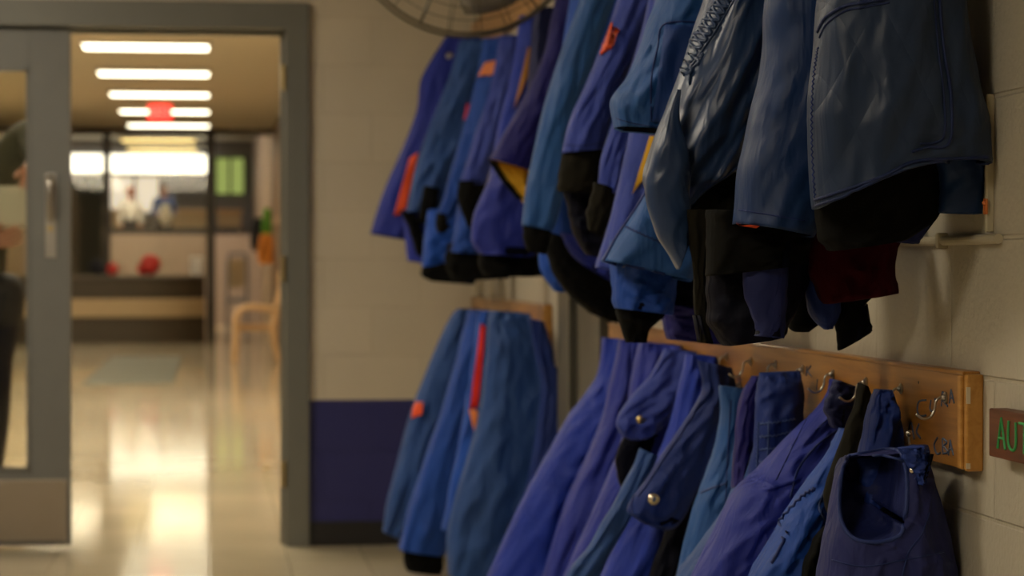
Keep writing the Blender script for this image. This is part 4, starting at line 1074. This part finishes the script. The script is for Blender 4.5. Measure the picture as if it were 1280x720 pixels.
# ================================================================== people
def skin_mesh(name, verts, edges, mats, parent, sub=2, root=0):
    me = bpy.data.meshes.new(name)
    me.from_pydata([v[:3] for v in verts], edges, [])
    o = link(name, me, mats, parent)
    o.modifiers.new('Skin', 'SKIN'); sm = o.modifiers.new('Sub', 'SUBSURF'); sm.levels = sm.render_levels = sub
    sk = me.skin_vertices[0].data if me.skin_vertices else None
    if sk is None:
        bpy.context.view_layer.objects.active = o
    for i, v in enumerate(verts):
        r = v[3]; me.skin_vertices[0].data[i].radius = (r, r) if not isinstance(r, tuple) else r
        me.skin_vertices[0].data[i].use_root = (i == root)
    for mo in o.modifiers:
        if mo.type == 'SKIN': mo.use_smooth_shade = True
    return o
def chain(vs, es, pts, start):
    i = start
    for p in pts:
        vs.append(p); es.append((i, len(vs) - 1)); i = len(vs) - 1
    return i
def finger_set(vs, es, wrist, palm, dirn, side, up, s=1.0, curl=.5):
    """palm then five separate fingers of unequal length, curled"""
    pid = len(vs); vs.append((*palm, .026 * s)); es.append((wrist, pid))
    D = Vector(dirn).normalized(); S = Vector(side).normalized(); U = Vector(up).normalized(); P = Vector(palm)
    for k, (o_, l) in enumerate(((-.030, .062), (-.010, .074), (.011, .070), (.031, .056))):
        b = P + D * .045 * s + S * o_ * s; kn = b + D * l * .5 * s - U * l * .15 * curl * s; tp = kn + D * l * .38 * s - U * l * .55 * curl * s
        chain(vs, es, [(*(P + D * .02 * s + S * o_ * .8 * s), .012 * s), (*b, .0098 * s), (*kn, .0088 * s), (*tp, .0075 * s)], pid)
    t0 = P - D * .012 * s - S * .032 * s
    chain(vs, es, [(*t0, .013 * s), (*(t0 + D * .03 * s - S * .022 * s - U * .01 * s), .0105 * s), (*(t0 + D * .055 * s - S * .026 * s - U * .022 * s), .0088 * s)], pid)
def face(head, parent, facing, s=1.0):
    """nose, ears and eyes join the head as one surface is kept small"""
    pass
def person(label, base, h, joints, top, bottom, hair_mat, facing=(0, -1, 0), long_hair=False, bulk=1.0):
    """joints: dict of left/right elbow, wrist, knee, ankle as offsets in metres from the base"""
    B = Vector(base); t = thing('person', label, 'person', base)
    k = h / 1.7; J = {q: B + Vector(v) * k for q, v in joints.items()}
    Fd = Vector(facing).normalized(); Sd = Fd.cross(Vector((0, 0, 1)))
    def V(p, r): return (*p, r * k if not isinstance(r, tuple) else (r[0] * k, r[1] * k))
    hip, chest, neck = J['hip'], J['chest'], J['neck']
    vs, es = [], []
    vs.append(V(hip, .135)); vs.append(V(hip.lerp(chest, .5), .115)); es.append((0, 1)); vs.append(V(chest, .125)); es.append((1, 2))
    vs.append(V(neck - Vector((0, 0, .04)) * k, .055)); es.append((2, 3)); vs.append(V(neck + Vector((0, 0, .05)) * k + Fd * .01, .050)); es.append((3, 4))
    hd = neck + Vector((0, 0, .15)) * k + Fd * .02
    vs.append(V(hd - Vector((0, 0, .04)) * k + Fd * .015, .070)); es.append((4, 5))
    vs.append(V(hd + Vector((0, 0, .02)) * k, .088)); es.append((5, 6)); vs.append(V(hd + Vector((0, 0, .075)) * k, .068)); es.append((6, 7))
    vs.append(V(hd + Fd * .098 - Vector((0, 0, .012)), .014)); es.append((6, 8))      # nose
    for sg in (-1, 1): vs.append(V(hd + Sd * sg * .092, .016)); es.append((6, len(vs) - 1))   # ears
    for sg, nm in ((-1, 'l'), (1, 'r')):
        sh = J['sh_' + nm]; el = J['el_' + nm]; wr = J['wr_' + nm]
        i = chain(vs, es, [V(sh, .058), V(sh.lerp(el, .5), .046), V(el, .038), V(el.lerp(wr, .5), .034), V(wr, .025)], 2)
        d = (wr - el).normalized(); side = d.cross(Fd).normalized() if abs(d.dot(Fd)) < .95 else Sd
        finger_set(vs, es, i, wr + d * .05 * k, d, side * sg, -Fd, k, .5)
        kn = J['kn_' + nm]; an = J['an_' + nm]; hp = hip + Sd * sg * .09 * k
        i = chain(vs, es, [V(hp, .085), V(hp.lerp(kn, .5), .075), V(kn, .055), V(kn.lerp(an, .4), .052), V(an, .036), V(an + Fd * .13 * k - Vector((0, 0, .045)) * k, .032)], 0)
    body = skin_mesh('body', vs, es, 'skin', t)
    # eyes and mouth
    bm = bmesh.new()
    for sg in (-1, 1): sph(bm, hd + Fd * .078 * k + Sd * sg * .032 * k + Vector((0, 0, .012)), .011 * k, seg=10)
    sph(bm, hd + Fd * .078 * k - Vector((0, 0, .055)), .014 * k, (1.5, .6, .4), 10)
    bm_obj('eyes_and_mouth', bm, 'hair_dark', t, smooth=True)
    bm = bmesh.new(); sph(bm, hd - Fd * .018 + Vector((0, 0, .045)) * k, .105 * k, (1, 1, .95), 20)
    if long_hair: sph(bm, hd - Fd * .05 - Vector((0, 0, .05)) * k, .095 * k, (1, .7, 1.3), 20)
    bm_obj('hair', bm, hair_mat, t, smooth=True)
    # clothes, a little larger than the body
    vs, es = [V(hip - Vector((0, 0, .03)), .15), V(hip.lerp(chest, .5), .142 * bulk), V(chest, .150 * bulk), V(neck - Vector((0, 0, .06)) * k, .075)], [(0, 1), (1, 2), (2, 3)]
    for nm in 'lr':
        sh = J['sh_' + nm]; el = J['el_' + nm]; wr = J['wr_' + nm]
        chain(vs, es, [V(sh, .078 * bulk), V(sh.lerp(el, .5), .068 * bulk ** 2), V(el, .060 * bulk ** 2), V(el.lerp(wr, .5), .052 * bulk), V(el.lerp(wr, .88), .042 * bulk)], 2)
    skin_mesh('top', vs, es, top, t)
    vs, es = [V(hip + Vector((0, 0, .02)), .145)], []
    for sg, nm in ((-1, 'l'), (1, 'r')):
        kn = J['kn_' + nm]; an = J['an_' + nm]; hp = hip + Sd * sg * .09 * k
        chain(vs, es, [V(hp, .105), V(hp.lerp(kn, .5), .092), V(kn, .075), V(kn.lerp(an, .5), .065), V(an + Vector((0, 0, .04)), .052)], 0)
    skin_mesh('trousers', vs, es, bottom, t)
    return t
STAND = dict(hip=(0, 0, .92), chest=(0, 0, 1.26), neck=(0, 0, 1.47), sh_l=(.18, 0, 1.38), sh_r=(-.18, 0, 1.38), el_l=(.24, .02, 1.1), el_r=(-.24, .02, 1.1),
             wr_l=(.22, -.08, .86), wr_r=(-.22, -.08, .86), kn_l=(.10, 0, .48), kn_r=(-.10, 0, .48), an_l=(.11, .02, .08), an_r=(-.11, .02, .08))
person('person with reddish hair in a white shirt standing far behind the glass', (px2x(163, 54.5), 54.5, 1.3), 1.62, STAND, 'shirt_white', 'trousers_navy', 'hair_ginger')
pd = dict(STAND); pd['wr_l'] = (.10, -.25, 1.05); pd['wr_r'] = (-.10, -.25, 1.05)
person('dark haired person in blue top holding a pale bundle far behind the glass', (px2x(205, 53.6), 53.6, 1.3), 1.70, pd, 'shirt_blue', 'trousers_navy', 'hair_dark', long_hair=True)
bm = bmesh.new(); sph(bm, (px2x(207, 53.2), 53.12, 1.3 + 1.0), .17, (.8, .6, 1.25), 16); sph(bm, (px2x(207, 53.2), 53.1, 1.3 + 1.2), .09, (1, .8, .8), 12)
tag(bm_obj('pale_bundle', bm, 'paper', smooth=True), 'cream bundle held by the dark haired person in blue', 'bundle')
# person at the door: arms raised, holding a sheet behind the glass
Yp = 10.45; bx = -1.02
def q(px, py, Y=Yp): v = at(px, py, Y); return (v.x - bx, v.y - Yp, v.z)
pj = dict(hip=(0, .03, .92), chest=(-.02, .02, 1.27), neck=(-.04, -.01, 1.49), sh_l=q(-22, 238), el_l=q(46, 162, 10.32), wr_l=q(40, 205, 10.16),
          sh_r=(-.22, 0, 1.40), el_r=(-.22, -.2, 1.14), wr_r=q(-16, 306, 10.18), kn_l=(.10, -.02, .49), kn_r=(-.11, 0, .48), an_l=(.06, .02, .08), an_r=(-.13, .02, .08))
pp = person('person in dark olive jacket and navy trousers holding up a sheet behind the door glass', (bx, Yp, 0), 1.7, pj, 'jacket_green', 'trousers_navy', 'hair_dark', facing=(0, -1, 0), bulk=1.25)
bm = bmesh.new(); a = at(-60, 232, 10.20); c = at(47, 286, 10.20)
V = []
for i in range(9):
    row = []
    for jn in range(7):
        u = i / 8; v = jn / 6; row.append(bm.verts.new((a.x + (c.x - a.x) * u, 10.20 + .012 * math.sin(u * 5 + v), a.z + (c.z - a.z) * v)))
    V.append(row)
fs = [bm.faces.new((V[i][jn], V[i + 1][jn], V[i + 1][jn + 1], V[i][jn + 1])) for i in range(8) for jn in range(6)]
r_ = bmesh.ops.extrude_face_region(bm, geom=fs)
for v in [g for g in r_['geom'] if isinstance(g, bmesh.types.BMVert)]: v.co.y += .002
tag(bm_obj('paper_sheet', bm, 'paper', smooth=True), 'white sheet held up behind the left door glass', 'paper')
# olive coat tail of that person
vs = [(*at(2, 335, Yp), .12), (*at(0, 385, Yp), .115), (*at(-12, 450, Yp), .10), (*at(-24, 520, Yp), .08)]
skin_mesh('coat_skirt', vs, [(0, 1), (1, 2), (2, 3)], 'trousers_navy', pp)

# ================================================================== lights of the near room
for (x, y, lab) in ((-1.6, 1.2, 'a'), (-1.6, 4.6, 'b'), (-1.6, 8.0, 'c')):
    trof(y, 'ceiling light of the cloakroom above the frame', 'lamp_near', x=x, w=1.2, d=.6, z=2.95, grp='cloakroom ceiling lights above the frame')

w = bpy.data.worlds.new('World'); SC.world = w; w.use_nodes = True
w.node_tree.nodes['Background'].inputs[0].default_value = (1, .85, .65, 1)
w.node_tree.nodes['Background'].inputs[1].default_value = .05
for o in SC.objects:
    if '_w' in o: del o['_w']
# ================================================================== camera
cam = bpy.data.cameras.new('camera'); co = bpy.data.objects.new('camera', cam); COL.objects.link(co); SC.camera = co
co.location = EYE
co.rotation_euler = Matrix((RIGHT, UP, -FWD)).transposed().to_euler()
cam.sensor_width = 36; cam.lens = 36 * F / 1280; cam.clip_end = 200
cam.dof.use_dof = True; cam.dof.focus_distance = 3.45; cam.dof.aperture_fstop = 5.6
SC.view_settings.view_transform = 'Standard'; SC.view_settings.look = 'None'; SC.view_settings.gamma = 1
SC.view_settings.use_curve_mapping = False; SC.view_settings.exposure = 0
SC.cycles.use_denoising = True
SC.cycles.max_bounces = 8; SC.cycles.diffuse_bounces = 4; SC.cycles.glossy_bounces = 4; SC.cycles.transparent_max_bounces = 12
SC.cycles.sample_clamp_indirect = 4; SC.cycles.caustics_reflective = False; SC.cycles.caustics_refractive = False
